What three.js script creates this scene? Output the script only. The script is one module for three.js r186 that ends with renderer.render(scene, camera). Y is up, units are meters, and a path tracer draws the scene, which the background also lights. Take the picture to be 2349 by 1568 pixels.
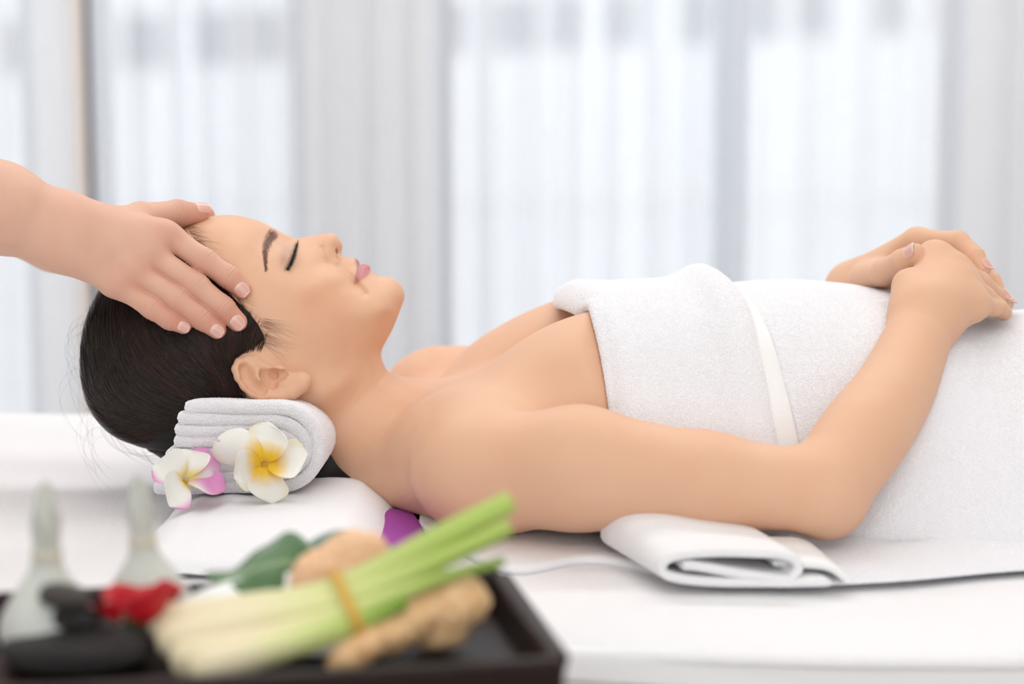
import * as THREE from 'three';
import { mergeGeometries, mergeVertices, toCreasedNormals } from 'three/addons/utils/BufferGeometryUtils.js';
import { RoundedBoxGeometry } from 'three/addons/geometries/RoundedBoxGeometry.js';
import { RectAreaLightUniformsLib } from 'three/addons/lights/RectAreaLightUniformsLib.js';
import { ImprovedNoise } from 'three/addons/math/ImprovedNoise.js';

// ---------------------------------------------------------------- camera, sky, lights, exposure
const IMG_W = 2349, IMG_H = 1568, FOCAL = 4930, PITCH = THREE.MathUtils.degToRad(8.42);
const TOP = 0.72;                                   // height of the bed's surface above the floor
const EYE = new THREE.Vector3(0, TOP + 0.374, 1.7);
const scene = new THREE.Scene();
const camera = new THREE.PerspectiveCamera(2 * Math.atan(IMG_H / 2 / FOCAL) * 180 / Math.PI, IMG_W / IMG_H, 0.05, 200);
camera.position.copy(EYE);
camera.rotation.set(-PITCH, 0, 0);
camera.focus = 1.63;
camera.userData.fStop = 3.1;
camera.updateMatrixWorld(true);

const SKY_LEVEL = 2.75, UNSEEN_LAMP = 2.45;
scene.background = new THREE.Color(0.91, 0.96, 1.0).multiplyScalar(SKY_LEVEL);   // even bright overcast
const renderer = new THREE.WebGLRenderer({ antialias: true });
renderer.toneMapping = THREE.LinearToneMapping;
renderer.toneMappingExposure = 0.86;
renderer.shadowMap.enabled = true;
RectAreaLightUniformsLib.init();

// unseen ceiling light panels, placed to light bed, skirt and curtains: [x, z, width, depth, strength]
const UNSEEN_PANELS = [[-0.75, 1.05, 1.1, 0.6, 0.52], [0.75, 1.05, 1.1, 0.6, 0.52], [0, 0.0, 1.6, 0.5, 0.56], [0, 2.5, 2.4, 0.7, 0.85], [0, -1.15, 3.4, 0.35, 3.0]];
// ---------------------------------------------------------------- helpers
const V = (x, y, z) => new THREE.Vector3(x, y, z);
const lin = (hex) => new THREE.Color(hex);
const clamp = (x, a, b) => x < a ? a : x > b ? b : x;
const mix = (a, b, t) => a + (b - a) * t;
const sstep = (a, b, x) => { const t = clamp((x - a) / (b - a), 0, 1); return t * t * (3 - 2 * t); };
const gauss = (d, s) => Math.exp(-d * d / (2 * s * s));
function rng(seed) { let s = seed >>> 0; return () => { s = (s + 0x6D2B79F5) | 0; let t = Math.imul(s ^ (s >>> 15), 1 | s); t = (t + Math.imul(t ^ (t >>> 7), 61 | t)) ^ t; return ((t ^ (t >>> 14)) >>> 0) / 4294967296; }; }
const perlin = new ImprovedNoise(), noise = (x, y, z) => perlin.noise(x + 31.7, y + 57.3, z + 11.9);
const fbm = (x, y, z, o = 3) => { let s = 0, a = 1; for (let i = 0; i < o; i++) { s += a * noise(x, y, z); x *= 2.03; y *= 2.03; z *= 2.03; a *= 0.5; } return s; };

// the point of the upright plane z = const, or of the level plane y = const, that the photograph shows at a pixel
const COS = Math.cos(PITCH), SIN = Math.sin(PITCH);
const ray = (px, py) => { const X = (px - IMG_W / 2) / FOCAL, Y = (IMG_H / 2 - py) / FOCAL; return V(X, Y * COS - SIN, -(Y * SIN + COS)); };
const at = (px, py, z) => { const d = ray(px, py); return EYE.clone().addScaledVector(d, (z - EYE.z) / d.z); };
const atY = (px, py, y) => { const d = ray(px, py); return EYE.clone().addScaledVector(d, (TOP + y - EYE.y) / d.y); };
const depthOf = (p) => (EYE.z - p.z) * COS + (EYE.y - p.y) * SIN;

const used = new Map();
function numbered(name) { const n = used.get(name) ?? 0; used.set(name, n + 1); return n ? name + '_' + String(n).padStart(3, '0') : name; }
function shade(o) { o.traverse((m) => { if (m.isMesh) { m.castShadow = true; m.receiveShadow = true; } }); return o; }
function tag(o, label, category, group, kind) { o.userData.label = label; if (category) o.userData.category = category; if (group) o.userData.group = group; if (kind) o.userData.kind = kind; return o; }
function mesh(name, geo, mat, parent) { const m = new THREE.Mesh(Array.isArray(geo) ? mergeGeometries(geo.map(plain)) : geo, mat); m.name = parent === scene ? numbered(name) : name; parent.add(m); m.castShadow = m.receiveShadow = true; return m; }
function group(name, pos = V(0, 0, 0)) { const g = new THREE.Group(); g.name = numbered(name); g.position.copy(pos); scene.add(g); return g; }
function plain(g) { const h = g.index ? g.toNonIndexed() : g.clone(); for (const k of Object.keys(h.attributes)) if (!['position', 'normal', 'uv'].includes(k)) h.deleteAttribute(k); if (!h.attributes.uv) h.setAttribute('uv', new THREE.BufferAttribute(new Float32Array(h.attributes.position.count * 2), 2)); return h; }
function structure(name, geo, mat, label) { const m = mesh(name, geo, mat, scene); m.userData.kind = 'structure'; if (label) m.userData.label = label; return m; }
const box = (x0, x1, y0, y1, z0, z1) => new THREE.BoxGeometry(x1 - x0, y1 - y0, z1 - z0).translate((x0 + x1) / 2, (y0 + y1) / 2, (z0 + z1) / 2);

// a surface over (u, v) in [0,1]², uv in metres along its middle lines
function gridSurface(nu, nv, P, us = (t) => t, vs = (t) => t) {
  const pos = new Float32Array((nu + 1) * (nv + 1) * 3), uv = new Float32Array((nu + 1) * (nv + 1) * 2), idx = [];
  const p = V(), q = V(), ul = [0], vl = [0];
  for (let i = 1; i <= nu; i++) ul.push(ul[i - 1] + p.copy(P(us((i - 1) / nu), 0.5)).distanceTo(q.copy(P(us(i / nu), 0.5))));
  for (let j = 1; j <= nv; j++) vl.push(vl[j - 1] + p.copy(P(0.5, vs((j - 1) / nv))).distanceTo(q.copy(P(0.5, vs(j / nv)))));
  let n = 0;
  for (let j = 0; j <= nv; j++) for (let i = 0; i <= nu; i++, n++) { const r = P(us(i / nu), vs(j / nv)); pos.set([r.x, r.y, r.z], n * 3); uv.set([ul[i], vl[j]], n * 2); }
  for (let j = 0; j < nv; j++) for (let i = 0; i < nu; i++) { const a = j * (nu + 1) + i, b = a + 1, c = a + nu + 1, d = c + 1; idx.push(a, b, d, a, d, c); }
  const g = new THREE.BufferGeometry();
  g.setAttribute('position', new THREE.BufferAttribute(pos, 3)); g.setAttribute('uv', new THREE.BufferAttribute(uv, 2)); g.setIndex(idx);
  g.computeVertexNormals();
  return g;
}
// cloth: that surface given a thickness with rounded rims; edge = how far in the rounding reaches (metres)
function cloth(nu, nv, P, thick, edge = thick, relief = null) {
  const bunch = (t) => { const c = 0.5 - 0.5 * Math.cos(Math.PI * t); return mix(t, c, 0.96); };
  const mid = gridSurface(nu, nv, P, bunch, bunch), mp = mid.attributes.position, mn = mid.attributes.normal, muv = mid.attributes.uv, N = mp.count;
  const L = muv.getX(nu), W = muv.getY(N - 1);
  const pos = new Float32Array(N * 6), uv = new Float32Array(N * 4), idx = [], st = new Float32Array(N * 4);
  for (let k = 0; k < N; k++) {
    const a = muv.getX(k), b = muv.getY(k);
    let d = Math.min(a, L - a, b, W - b, edge); const e = 1 - d / edge; const t = thick / 2 * Math.sqrt(Math.max(0, 1 - e * e));
    const extra = relief ? relief(a, b, L, W) : 0;
    for (const s of [0, 1]) {
      const h = s ? -t : t + extra, o = (s * N + k);
      const q = thick / 2 - t; let A = a, Bv = b; // the pattern runs on over the rim
      if (q > 1e-6) { const m = Math.min(a, L - a, b, W - b); if (m === b) Bv = b - q; else if (m === W - b) Bv = b + q; else if (m === a) A = a - q; else A = a + q; }
      if (s) { Bv += 0.371; A += 0.213; }
      pos.set([mp.getX(k) + mn.getX(k) * h, mp.getY(k) + mn.getY(k) * h, mp.getZ(k) + mn.getZ(k) * h], o * 3); uv.set([A, Bv], o * 2); st.set([a / L, b / W], o * 2);
    }
  }
  const mi = mid.index.array;
  for (let k = 0; k < mi.length; k += 3) { idx.push(mi[k], mi[k + 1], mi[k + 2]); idx.push(N + mi[k], N + mi[k + 2], N + mi[k + 1]); }
  const g = new THREE.BufferGeometry();
  g.setAttribute('position', new THREE.BufferAttribute(pos, 3)); g.setAttribute('uv', new THREE.BufferAttribute(uv, 2)); g.setIndex(idx);
  g.computeVertexNormals(); g.userData.st = st;
  return g;
}
// polyline through points as a smooth curve
const curve = (pts, t = 0.5) => new THREE.CatmullRomCurve3(pts.map((p) => p.isVector3 ? p : V(...p)), false, 'catmullrom', t);
// interpolation of y over sorted x (monotone-ish smooth)
function table(rows) { const n = rows.length; return (x) => { if (x <= rows[0][0]) return rows[0][1]; if (x >= rows[n - 1][0]) return rows[n - 1][1]; let i = 0; while (x > rows[i + 1][0]) i++; const [x0, y0] = rows[i], [x1, y1] = rows[i + 1], h = x1 - x0, t = (x - x0) / h; const m = (a, b) => (rows[b][1] - rows[a][1]) / (rows[b][0] - rows[a][0]); const m0 = i ? m(i - 1, i + 1) : m(0, 1), m1 = i + 2 < n ? m(i, i + 2) : m(n - 2, n - 1); const t2 = t * t, t3 = t2 * t; return (2 * t3 - 3 * t2 + 1) * y0 + (t3 - 2 * t2 + t) * h * m0 + (-2 * t3 + 3 * t2) * y1 + (t3 - t2) * h * m1; }; }

// ---- textures
function dataTex(size, fn, srgb = false) { const d = new Uint8Array(size * size * 4); for (let y = 0; y < size; y++) for (let x = 0; x < size; x++) { const c = fn(x / size, y / size, x, y), o = (y * size + x) * 4; for (let k = 0; k < 3; k++) d[o + k] = clamp(Math.round(c.length ? c[k] : c), 0, 255); d[o + 3] = 255; } const t = new THREE.DataTexture(d, size, size); t.wrapS = t.wrapT = THREE.RepeatWrapping; t.magFilter = THREE.LinearFilter; t.minFilter = THREE.LinearMipmapLinearFilter; t.generateMipmaps = true; if (srgb) t.colorSpace = THREE.SRGBColorSpace; t.needsUpdate = true; return t; }
const scaled = (t, m) => { const c = t.clone(); c.repeat.set(1 / m, 1 / m); c.needsUpdate = true; return c; };
// noise that repeats over [0,1]²
function tileNoise(freq, seed) { const g = new Float32Array(freq * freq), r = rng(seed); for (let i = 0; i < g.length; i++) g[i] = r(); return (u, v) => { const x = u * freq, y = v * freq, i = Math.floor(x), j = Math.floor(y); let fx = x - i, fy = y - j; fx = fx * fx * (3 - 2 * fx); fy = fy * fy * (3 - 2 * fy); const G = (a, b) => g[((b % freq) + freq) % freq * freq + ((a % freq) + freq) % freq]; return mix(mix(G(i, j), G(i + 1, j), fx), mix(G(i, j + 1), G(i + 1, j + 1), fx), fy); }; }

// ---------------------------------------------------------------- implicit surfaces, meshed with surface nets
const smin = (a, b, k) => { const h = Math.max(k - Math.abs(a - b), 0) / k; return Math.min(a, b) - h * h * k * 0.25; };
const smax = (a, b, k) => -smin(-a, -b, k);
function cap(a, b, ra, rb) {       // tapered capsule
  const ax = a.x, ay = a.y, az = a.z, bx = b.x - ax, by = b.y - ay, bz = b.z - az, il = 1 / (bx * bx + by * by + bz * bz + 1e-12);
  return (x, y, z) => { const px = x - ax, py = y - ay, pz = z - az; let h = (px * bx + py * by + pz * bz) * il; h = h < 0 ? 0 : h > 1 ? 1 : h; const dx = px - bx * h, dy = py - by * h, dz = pz - bz * h; return Math.sqrt(dx * dx + dy * dy + dz * dz) - (ra + (rb - ra) * h); };
}
function ell(c, r, ex, ey) {       // ellipsoid; ex, ey: its first two axes
  const X = (ex ?? V(1, 0, 0)).clone().normalize(), Z = X.clone().cross(ey ?? V(0, 1, 0)).normalize(), Y = Z.clone().cross(X);
  const [a, b, d] = r;
  return (x, y, z) => { const px = x - c.x, py = y - c.y, pz = z - c.z; const u = (px * X.x + py * X.y + pz * X.z) / a, v = (px * Y.x + py * Y.y + pz * Y.z) / b, w = (px * Z.x + py * Z.y + pz * Z.z) / d; const k0 = Math.sqrt(u * u + v * v + w * w); const k1 = Math.sqrt(u * u / (a * a) + v * v / (b * b) + w * w / (d * d)) + 1e-9; return k0 < 1e-6 ? -Math.min(a, b, d) : k0 * (k0 - 1) / k1; };
}
const blend = (list, k) => (x, y, z) => { let d = list[0](x, y, z); for (let i = 1; i < list.length; i++) d = smin(d, list[i](x, y, z), k); return d; };
const bounded = (f, c, r, far = 0.05) => (x, y, z) => { const dx = x - c.x, dy = y - c.y, dz = z - c.z, d = Math.sqrt(dx * dx + dy * dy + dz * dz) - r; return d > far ? d : f(x, y, z); };

function netMesh(f, lo, hi, cell, colour = null, lip = 1.3, eps = 0.5) {
  const nx = Math.ceil((hi.x - lo.x) / cell), ny = Math.ceil((hi.y - lo.y) / cell), nz = Math.ceil((hi.z - lo.z) / cell), sx = nx + 1, sy = ny + 1, sz = nz + 1, B = 6;
  const val = new Float32Array(sx * sy * sz), rad = (Math.sqrt(3) * B / 2 + 1.8) * cell * lip;
  for (let k0 = 0; k0 < sz; k0 += B) for (let j0 = 0; j0 < sy; j0 += B) for (let i0 = 0; i0 < sx; i0 += B) {
    const c = f(lo.x + (i0 + B / 2) * cell, lo.y + (j0 + B / 2) * cell, lo.z + (k0 + B / 2) * cell), near = Math.abs(c) < rad;
    for (let k = k0; k < Math.min(k0 + B, sz); k++) for (let j = j0; j < Math.min(j0 + B, sy); j++) { let o = (k * sy + j) * sx + i0; for (let i = i0; i < Math.min(i0 + B, sx); i++, o++) val[o] = near ? f(lo.x + i * cell, lo.y + j * cell, lo.z + k * cell) : c; }
  }
  const id = new Int32Array(nx * ny * nz).fill(-1), pos = [];
  const off = [0, 1, sx, sx + 1, sx * sy, sx * sy + 1, sx * sy + sx, sx * sy + sx + 1], E = [[0, 1], [2, 3], [4, 5], [6, 7], [0, 2], [1, 3], [4, 6], [5, 7], [0, 4], [1, 5], [2, 6], [3, 7]];
  for (let k = 0; k < nz; k++) for (let j = 0; j < ny; j++) for (let i = 0; i < nx; i++) {
    const o = (k * sy + j) * sx + i; let m = 0; for (let c = 0; c < 8; c++) if (val[o + off[c]] < 0) m |= 1 << c;
    if (m === 0 || m === 255) continue;
    let x = 0, y = 0, z = 0, n = 0;
    for (const [p, q] of E) { if (((m >> p) & 1) === ((m >> q) & 1)) continue; const a = val[o + off[p]], b = val[o + off[q]], t = a / (a - b); x += (p & 1) + ((q & 1) - (p & 1)) * t; y += ((p >> 1) & 1) + (((q >> 1) & 1) - ((p >> 1) & 1)) * t; z += (p >> 2) + ((q >> 2) - (p >> 2)) * t; n++; }
    id[(k * ny + j) * nx + i] = pos.length / 3; pos.push(lo.x + (i + x / n) * cell, lo.y + (j + y / n) * cell, lo.z + (k + z / n) * cell);
  }
  const idx = [], I = (i, j, k) => id[(k * ny + j) * nx + i];
  for (let k = 0; k < nz; k++) for (let j = 0; j < ny; j++) for (let i = 0; i < nx; i++) {
    const o = (k * sy + j) * sx + i, s = val[o] < 0;
    const quad = (a, b, c, d, flip) => { if (a < 0 || b < 0 || c < 0 || d < 0) return; if (flip) idx.push(a, c, b, a, d, c); else idx.push(a, b, c, a, c, d); };
    if (j > 0 && k > 0 && s !== (val[o + 1] < 0)) quad(I(i, j - 1, k - 1), I(i, j, k - 1), I(i, j, k), I(i, j - 1, k), !s);
    if (i > 0 && k > 0 && s !== (val[o + sx] < 0)) quad(I(i - 1, j, k - 1), I(i - 1, j, k), I(i, j, k), I(i, j, k - 1), !s);
    if (i > 0 && j > 0 && s !== (val[o + sx * sy] < 0)) quad(I(i - 1, j - 1, k), I(i, j - 1, k), I(i, j, k), I(i - 1, j, k), !s);
  }
  const N = pos.length / 3, P = new Float32Array(pos), nor = new Float32Array(N * 3), col = colour ? new Float32Array(N * 3) : null, e = cell * eps;
  for (let n = 0; n < N; n++) {
    let x = P[n * 3], y = P[n * 3 + 1], z = P[n * 3 + 2], gx, gy, gz, l;
    for (let it = 0; it < 2; it++) {
      gx = (f(x + e, y, z) - f(x - e, y, z)) / (2 * e); gy = (f(x, y + e, z) - f(x, y - e, z)) / (2 * e); gz = (f(x, y, z + e) - f(x, y, z - e)) / (2 * e); l = Math.sqrt(gx * gx + gy * gy + gz * gz) + 1e-9;
      if (it === 0) { const s = clamp(f(x, y, z) / (l * l), -0.7 * cell, 0.7 * cell); x -= gx * s; y -= gy * s; z -= gz * s; }
    }
    P[n * 3] = x; P[n * 3 + 1] = y; P[n * 3 + 2] = z; nor[n * 3] = gx / l; nor[n * 3 + 1] = gy / l; nor[n * 3 + 2] = gz / l;
    if (col) { const c = colour(x, y, z, gx / l, gy / l, gz / l); col[n * 3] = c[0]; col[n * 3 + 1] = c[1]; col[n * 3 + 2] = c[2]; }
  }
  const g = new THREE.BufferGeometry();
  g.setAttribute('position', new THREE.BufferAttribute(P, 3)); g.setAttribute('normal', new THREE.BufferAttribute(nor, 3)); if (col) g.setAttribute('color', new THREE.BufferAttribute(col, 3));
  g.setIndex(idx);
  return g;
}
// many thin tapered hairs joined: each a list of points with a half width, three-sided
function strands(list) {
  const pos = [], nor = [], idx = [], col = [];
  for (const { pts, r, c } of list) {
    const n = pts.length, base = pos.length / 3, t = V(), a = V(), b = V();
    for (let i = 0; i < n; i++) {
      t.copy(pts[Math.min(i + 1, n - 1)]).sub(pts[Math.max(i - 1, 0)]).normalize(); a.set(0.31, 0.87, 0.38).cross(t).normalize(); b.copy(t).cross(a);
      const w = Array.isArray(r) ? r[i] : r * (i === n - 1 ? 0.25 : 1);
      for (let s = 0; s < 3; s++) { const q = s * 2.0944, dx = a.x * Math.cos(q) + b.x * Math.sin(q), dy = a.y * Math.cos(q) + b.y * Math.sin(q), dz = a.z * Math.cos(q) + b.z * Math.sin(q); pos.push(pts[i].x + dx * w, pts[i].y + dy * w, pts[i].z + dz * w); nor.push(dx, dy, dz); if (c) col.push(c[0], c[1], c[2]); }
    }
    for (let i = 0; i < n - 1; i++) for (let s = 0; s < 3; s++) { const p = base + i * 3 + s, q = base + i * 3 + (s + 1) % 3; idx.push(p, q, q + 3, p, q + 3, p + 3); }
  }
  const g = new THREE.BufferGeometry(); g.setAttribute('position', new THREE.Float32BufferAttribute(pos, 3)); g.setAttribute('normal', new THREE.Float32BufferAttribute(nor, 3)); if (col.length) g.setAttribute('color', new THREE.Float32BufferAttribute(col, 3)); g.setIndex(idx); return g;
}
function paintUV(g, fn) { if (g.userData.st) { const s = g.userData.st, n = s.length / 2, c = new Float32Array(n * 3); for (let i = 0; i < n; i++) c.set(fn(s[2 * i], s[2 * i + 1]), i * 3); g.setAttribute('color', new THREE.BufferAttribute(c, 3)); g.userData = {}; return g; } const uv = g.attributes.uv; let U = 0, W = 0; for (let i = 0; i < uv.count; i++) { U = Math.max(U, uv.getX(i)); W = Math.max(W, uv.getY(i)); } const c = new Float32Array(uv.count * 3); for (let i = 0; i < uv.count; i++) c.set(fn(uv.getX(i) / U, uv.getY(i) / W), i * 3); g.setAttribute('color', new THREE.BufferAttribute(c, 3)); return g; }
// terry pile: tiny loops standing on a cloth, one object that nobody could count
const tuft = new THREE.OctahedronGeometry(1, 1).scale(0.00034, 0.00052, 0.00034).translate(0, 0.00012, 0);
function pile(on, perMm2, mat, seed, keep = () => true, size = 1) {
  const g = on.geometry, P = g.attributes.position, N = g.attributes.normal, I = g.index.array, r = rng(seed), a = V(), b = V(), c = V(), n = V(), q = new THREE.Quaternion(), e = V(), f = V(), up = V(0, 1, 0), M = [], m = new THREE.Matrix4(), s = V(), w = V();
  on.parent.updateMatrixWorld(true);
  for (let k = 0; k < I.length; k += 3) {
    a.fromBufferAttribute(P, I[k]); b.fromBufferAttribute(P, I[k + 1]); c.fromBufferAttribute(P, I[k + 2]);
    const area = e.copy(b).sub(a).cross(f.copy(c).sub(a)).length() / 2; let count = area * 1e6 * perMm2; count = Math.floor(count) + (r() < count % 1 ? 1 : 0);
    if (!count) continue;
    w.copy(a).applyMatrix4(on.matrixWorld); n.fromBufferAttribute(N, I[k]);
    if (!keep(w, n)) continue;
    for (let j = 0; j < count; j++) { let u = r(), v = r(); if (u + v > 1) { u = 1 - u; v = 1 - v; } const p = a.clone().addScaledVector(e.copy(b).sub(a), u).addScaledVector(f.copy(c).sub(a), v); s.copy(n).add(V(r() - 0.5, r() - 0.5, r() - 0.5).multiplyScalar(1.1)).normalize(); q.setFromUnitVectors(up, s); const z = size * (0.75 + 0.5 * r()); m.compose(p, q, e.set(z, z * (0.8 + 0.5 * r()), z)); M.push(m.clone()); }
  }
  const o = new THREE.InstancedMesh(tuft, mat, M.length); M.forEach((x, i) => o.setMatrixAt(i, x)); o.name = 'terry_pile'; o.userData.kind = 'stuff'; o.castShadow = o.receiveShadow = true; on.add(o); return o;
}
// ---------------------------------------------------------------- materials of the setting
const std = (o) => new THREE.MeshStandardMaterial({ roughness: 0.8, ...o });
const phys = (o) => new THREE.MeshPhysicalMaterial({ roughness: 0.8, ...o });
const plasterBump = scaled(dataTex(256, (() => { const a = tileNoise(24, 3), b = tileNoise(90, 4); return (u, v) => 255 * (0.5 * a(u, v) + 0.5 * b(u, v)); })()), 0.8);
const paint = std({ color: lin('#efeae4'), roughness: 0.9, bumpMap: plasterBump, bumpScale: 0.0006 });
const ceilPaint = std({ color: lin('#f4f3f0'), roughness: 0.95 });
const woodTex = dataTex(512, (() => { const a = tileNoise(6, 8), b = tileNoise(64, 9); return (u, v) => { const g = 0.5 + 0.5 * Math.sin((v * 14 + a(u, v) * 1.6) * 6.2832), k = 0.8 + 0.12 * g + 0.1 * b(u * 0.1 % 1, v); return [214 * k, 203 * k, 190 * k]; }; })(), true);
const floorWood = std({ map: scaled(woodTex, 0.9), roughness: 0.45 });
const frameGrey = std({ color: lin('#5c5e69'), roughness: 0.45, metalness: 0.3 });
const glassPane = phys({ color: 0xffffff, transmission: 1, thickness: 0, roughness: 0.02, ior: 1.5 });

// ---------------------------------------------------------------- the room
const RX = 2.6, ZB = -1.95, ZF = 3.4, RH = 2.65, WT = 0.14;
structure('floor', box(-RX - WT, RX + WT, -0.12, 0, ZB - WT, ZF + WT), floorWood);
structure('ceiling', box(-RX - WT, RX + WT, RH, RH + 0.12, ZB - WT, ZF + WT), ceilPaint);
structure('wall_left', box(-RX - WT, -RX, 0, RH, ZB - WT, ZF + WT), paint);
structure('wall_right', box(RX, RX + WT, 0, RH, ZB - WT, ZF + WT), paint);
const FW = [-1.8, 1.8, 0.2, 2.4];  // opening of an unseen window behind the camera, lighting the bed's front
structure('wall_front', mergeGeometries([box(-RX, FW[0], 0, RH, ZF, ZF + WT), box(FW[1], RX, 0, RH, ZF, ZF + WT), box(FW[0], FW[1], 0, FW[2], ZF, ZF + WT), box(FW[0], FW[1], FW[3], RH, ZF, ZF + WT)].map(plain)), paint);
{
  const g = group('window_5'); g.userData.kind = 'structure'; const z0 = ZF + 0.04, z1 = ZF + 0.1, xs = [-1.8, -0.6, 0.6, 1.8];
  for (const [a, b, c, d] of [[-1.8, 1.8, 0.2, 0.25], [-1.8, 1.8, 2.35, 2.4], ...xs.map((x) => [clamp(x - 0.025, -1.8, 1.75), clamp(x + 0.025, -1.75, 1.8), 0.25, 2.35])]) mesh('window_frame', box(a, b, c, d, z0, z1), frameGrey, g);
  for (let i = 0; i < 3; i++) mesh('pane', box(xs[i] + 0.025, xs[i + 1] - 0.025, 0.25, 2.35, (z0 + z1) / 2 - 0.001, (z0 + z1) / 2 + 0.001), glassPane, g);
}
// the window wall: openings between piers
const wx = (px) => at(px, 300, ZB).x;
const OPEN = [[-2.35, wx(82)], [wx(192), wx(706)], [wx(992), wx(2212)], [wx(2560), 2.35]], SILL = 0.12, HEAD = 2.42;
{
  const parts = [box(-RX, RX, 0, SILL, ZB - WT, ZB), box(-RX, RX, HEAD, RH, ZB - WT, ZB)];
  const edges = [-RX, ...OPEN.flat(), RX];
  for (let i = 0; i < edges.length; i += 2) parts.push(box(edges[i], edges[i + 1], SILL, HEAD, ZB - WT, ZB));
  structure('wall_back', mergeGeometries(parts.map(plain)), std({ color: lin('#fff1e4'), roughness: 0.9, bumpMap: plasterBump, bumpScale: 0.0006 }));
}
OPEN.forEach(([x0, x1], n) => {
  const g = group('window_' + (n + 1)); g.userData.kind = 'structure';
  const f = 0.03, z0 = ZB - 0.09, z1 = ZB - 0.03, bars = [];
  const bar = (a, b, c, d) => mesh('window_frame', new RoundedBoxGeometry(b - a, d - c, z1 - z0, 2, 0.004).translate((a + b) / 2, (c + d) / 2, (z0 + z1) / 2), frameGrey, g);
  const left = n === 1 ? 0.035 : f;
  bar(x0, x0 + left, SILL, HEAD); bar(x1 - f, x1, SILL, HEAD); bar(x0 + left, x1 - f, SILL, SILL + 0.05); bar(x0 + left, x1 - f, HEAD - 0.05, HEAD);
  const mull = n === 2 ? [[wx(1642), wx(1722)]] : x1 - x0 > 0.9 ? [[(x0 + x1) / 2 - 0.03, (x0 + x1) / 2 + 0.03]] : [];
  for (const [a, b] of mull) bar(a, b, SILL + 0.05, HEAD - 0.05);
  const xs = [x0 + left, ...mull.flat(), x1 - f];
  for (let i = 0; i < xs.length; i += 2) mesh('pane', box(xs[i], xs[i + 1], SILL + 0.05, HEAD - 0.05, (z0 + z1) / 2 - 0.001, (z0 + z1) / 2 + 0.001), glassPane, g);
});
structure('baseboard_left', box(-RX, -RX + 0.015, 0, 0.09, ZB + 0.02, ZF), ceilPaint);
structure('baseboard_right', box(RX - 0.015, RX, 0, 0.09, ZB + 0.02, ZF), ceilPaint);

// ceiling light panels out of view, each placed for what it lights
for (const [k, [x, z, w, d, s]] of UNSEEN_PANELS.entries()) {
  const g = group('unseen_ceiling_light', V(x, RH, z));
  tag(g, ['unseen ceiling light panel lighting the bed from the front, on the head side', 'unseen ceiling light panel lighting the bed from the front, on the foot side', 'long unseen ceiling light panel lighting the bed from straight above', 'wide unseen ceiling light panel behind the camera, lighting the hanging front sheet', 'narrow unseen ceiling light panel placed to brighten the curtains and the wall behind'][k], 'light');
  const fr = 0.03, fm = std({ color: lin('#e8e8e8'), roughness: 0.5 });
  for (const [a, b, c, e] of [[-w / 2 - fr, -w / 2, -d / 2 - fr, d / 2 + fr], [w / 2, w / 2 + fr, -d / 2 - fr, d / 2 + fr], [-w / 2, w / 2, -d / 2 - fr, -d / 2], [-w / 2, w / 2, d / 2, d / 2 + fr]]) mesh('frame', box(a, b, -0.045, 0, c, e), fm, g);
  mesh('diffuser', box(-w / 2, w / 2, -0.03, -0.02, -d / 2, d / 2), std({ color: 0xffffff, emissive: new THREE.Color(1, 0.985, 0.975), emissiveIntensity: 1.2 }), g);
  const lamp = new THREE.RectAreaLight(new THREE.Color(0.975, 0.985, 1.0), UNSEEN_LAMP * s, w, d);
  lamp.position.set(x, RH - 0.05, z); lamp.lookAt(x, 0, z); scene.add(lamp);
}

// ---------------------------------------------------------------- outside: a paved yard and a pale building across it
const pave = std({ color: lin('#dcdad6'), roughness: 0.95 });
structure('ground', box(-90, 90, -4.2, -4, -120, 60), pave);
{
  const b = group('building', V(0, -4, -62));
  tag(b, 'pale building far outside with a row of dark upright windows', 'building');
  const bw = std({ color: lin('#f3f2ef'), roughness: 0.9 }), bg = std({ color: lin('#3a3e4a'), roughness: 0.3 }), rf = std({ color: lin('#a9a7a6') });
  mesh('wall', box(-34, 34, 0, 8.4, -8, 0), bw, b); mesh('roof', box(-34.6, 34.6, 8.4, 8.7, -8.4, 0.5), rf, b);
  const r = rng(5);
  for (let x = -21; x < 21; x += 1.55 + r() * 0.7) {
    const w = 0.75 + r() * 0.75, up = 4.3 + x * 0.045;
    const win = mesh('window', [box(x - 0.08, x, up, up + 1.6, 0, 0.06), box(x + w, x + w + 0.08, up, up + 1.6, 0, 0.06), box(x - 0.08, x + w + 0.08, up + 1.55, up + 1.63, 0, 0.07), box(x - 0.12, x + w + 0.12, up - 0.1, up, 0, 0.12)], bw, b);
    mesh('pane', box(x, x + w, up, up + 1.55, 0, 0.02), bg, win);
  }
}

// ---------------------------------------------------------------- sheer curtains before the windows
const sheerTex = dataTex(256, (() => { const a = tileNoise(128, 12); return (u, v) => { const k = 236 + 14 * a(u, v); return [k, k, k]; }; })(), true);
const sheer = phys({ color: lin('#f6f8fd'), map: scaled(sheerTex, 0.3), transmission: 0.68, thickness: 0, roughness: 0.82, specularIntensity: 0.15, ior: 1.3, side: THREE.DoubleSide });
const rail = group('curtain_rail', V(0, 2.52, -1.72)); tag(rail, 'slim white curtain rail running above the windows', 'curtain rail');
mesh('rail', new THREE.CylinderGeometry(0.012, 0.012, 5.0, 16).rotateZ(Math.PI / 2), std({ color: 0xffffff, roughness: 0.4 }), rail);
for (const x of [-2.45, -0.9, 0.9, 2.45]) mesh('bracket', new THREE.CylinderGeometry(0.006, 0.006, 0.23, 10).rotateX(Math.PI / 2).translate(x, 0, -0.115), std({ color: 0xffffff, roughness: 0.4 }), rail);
const cx = (px) => at(px, 300, -1.72).x;
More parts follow.
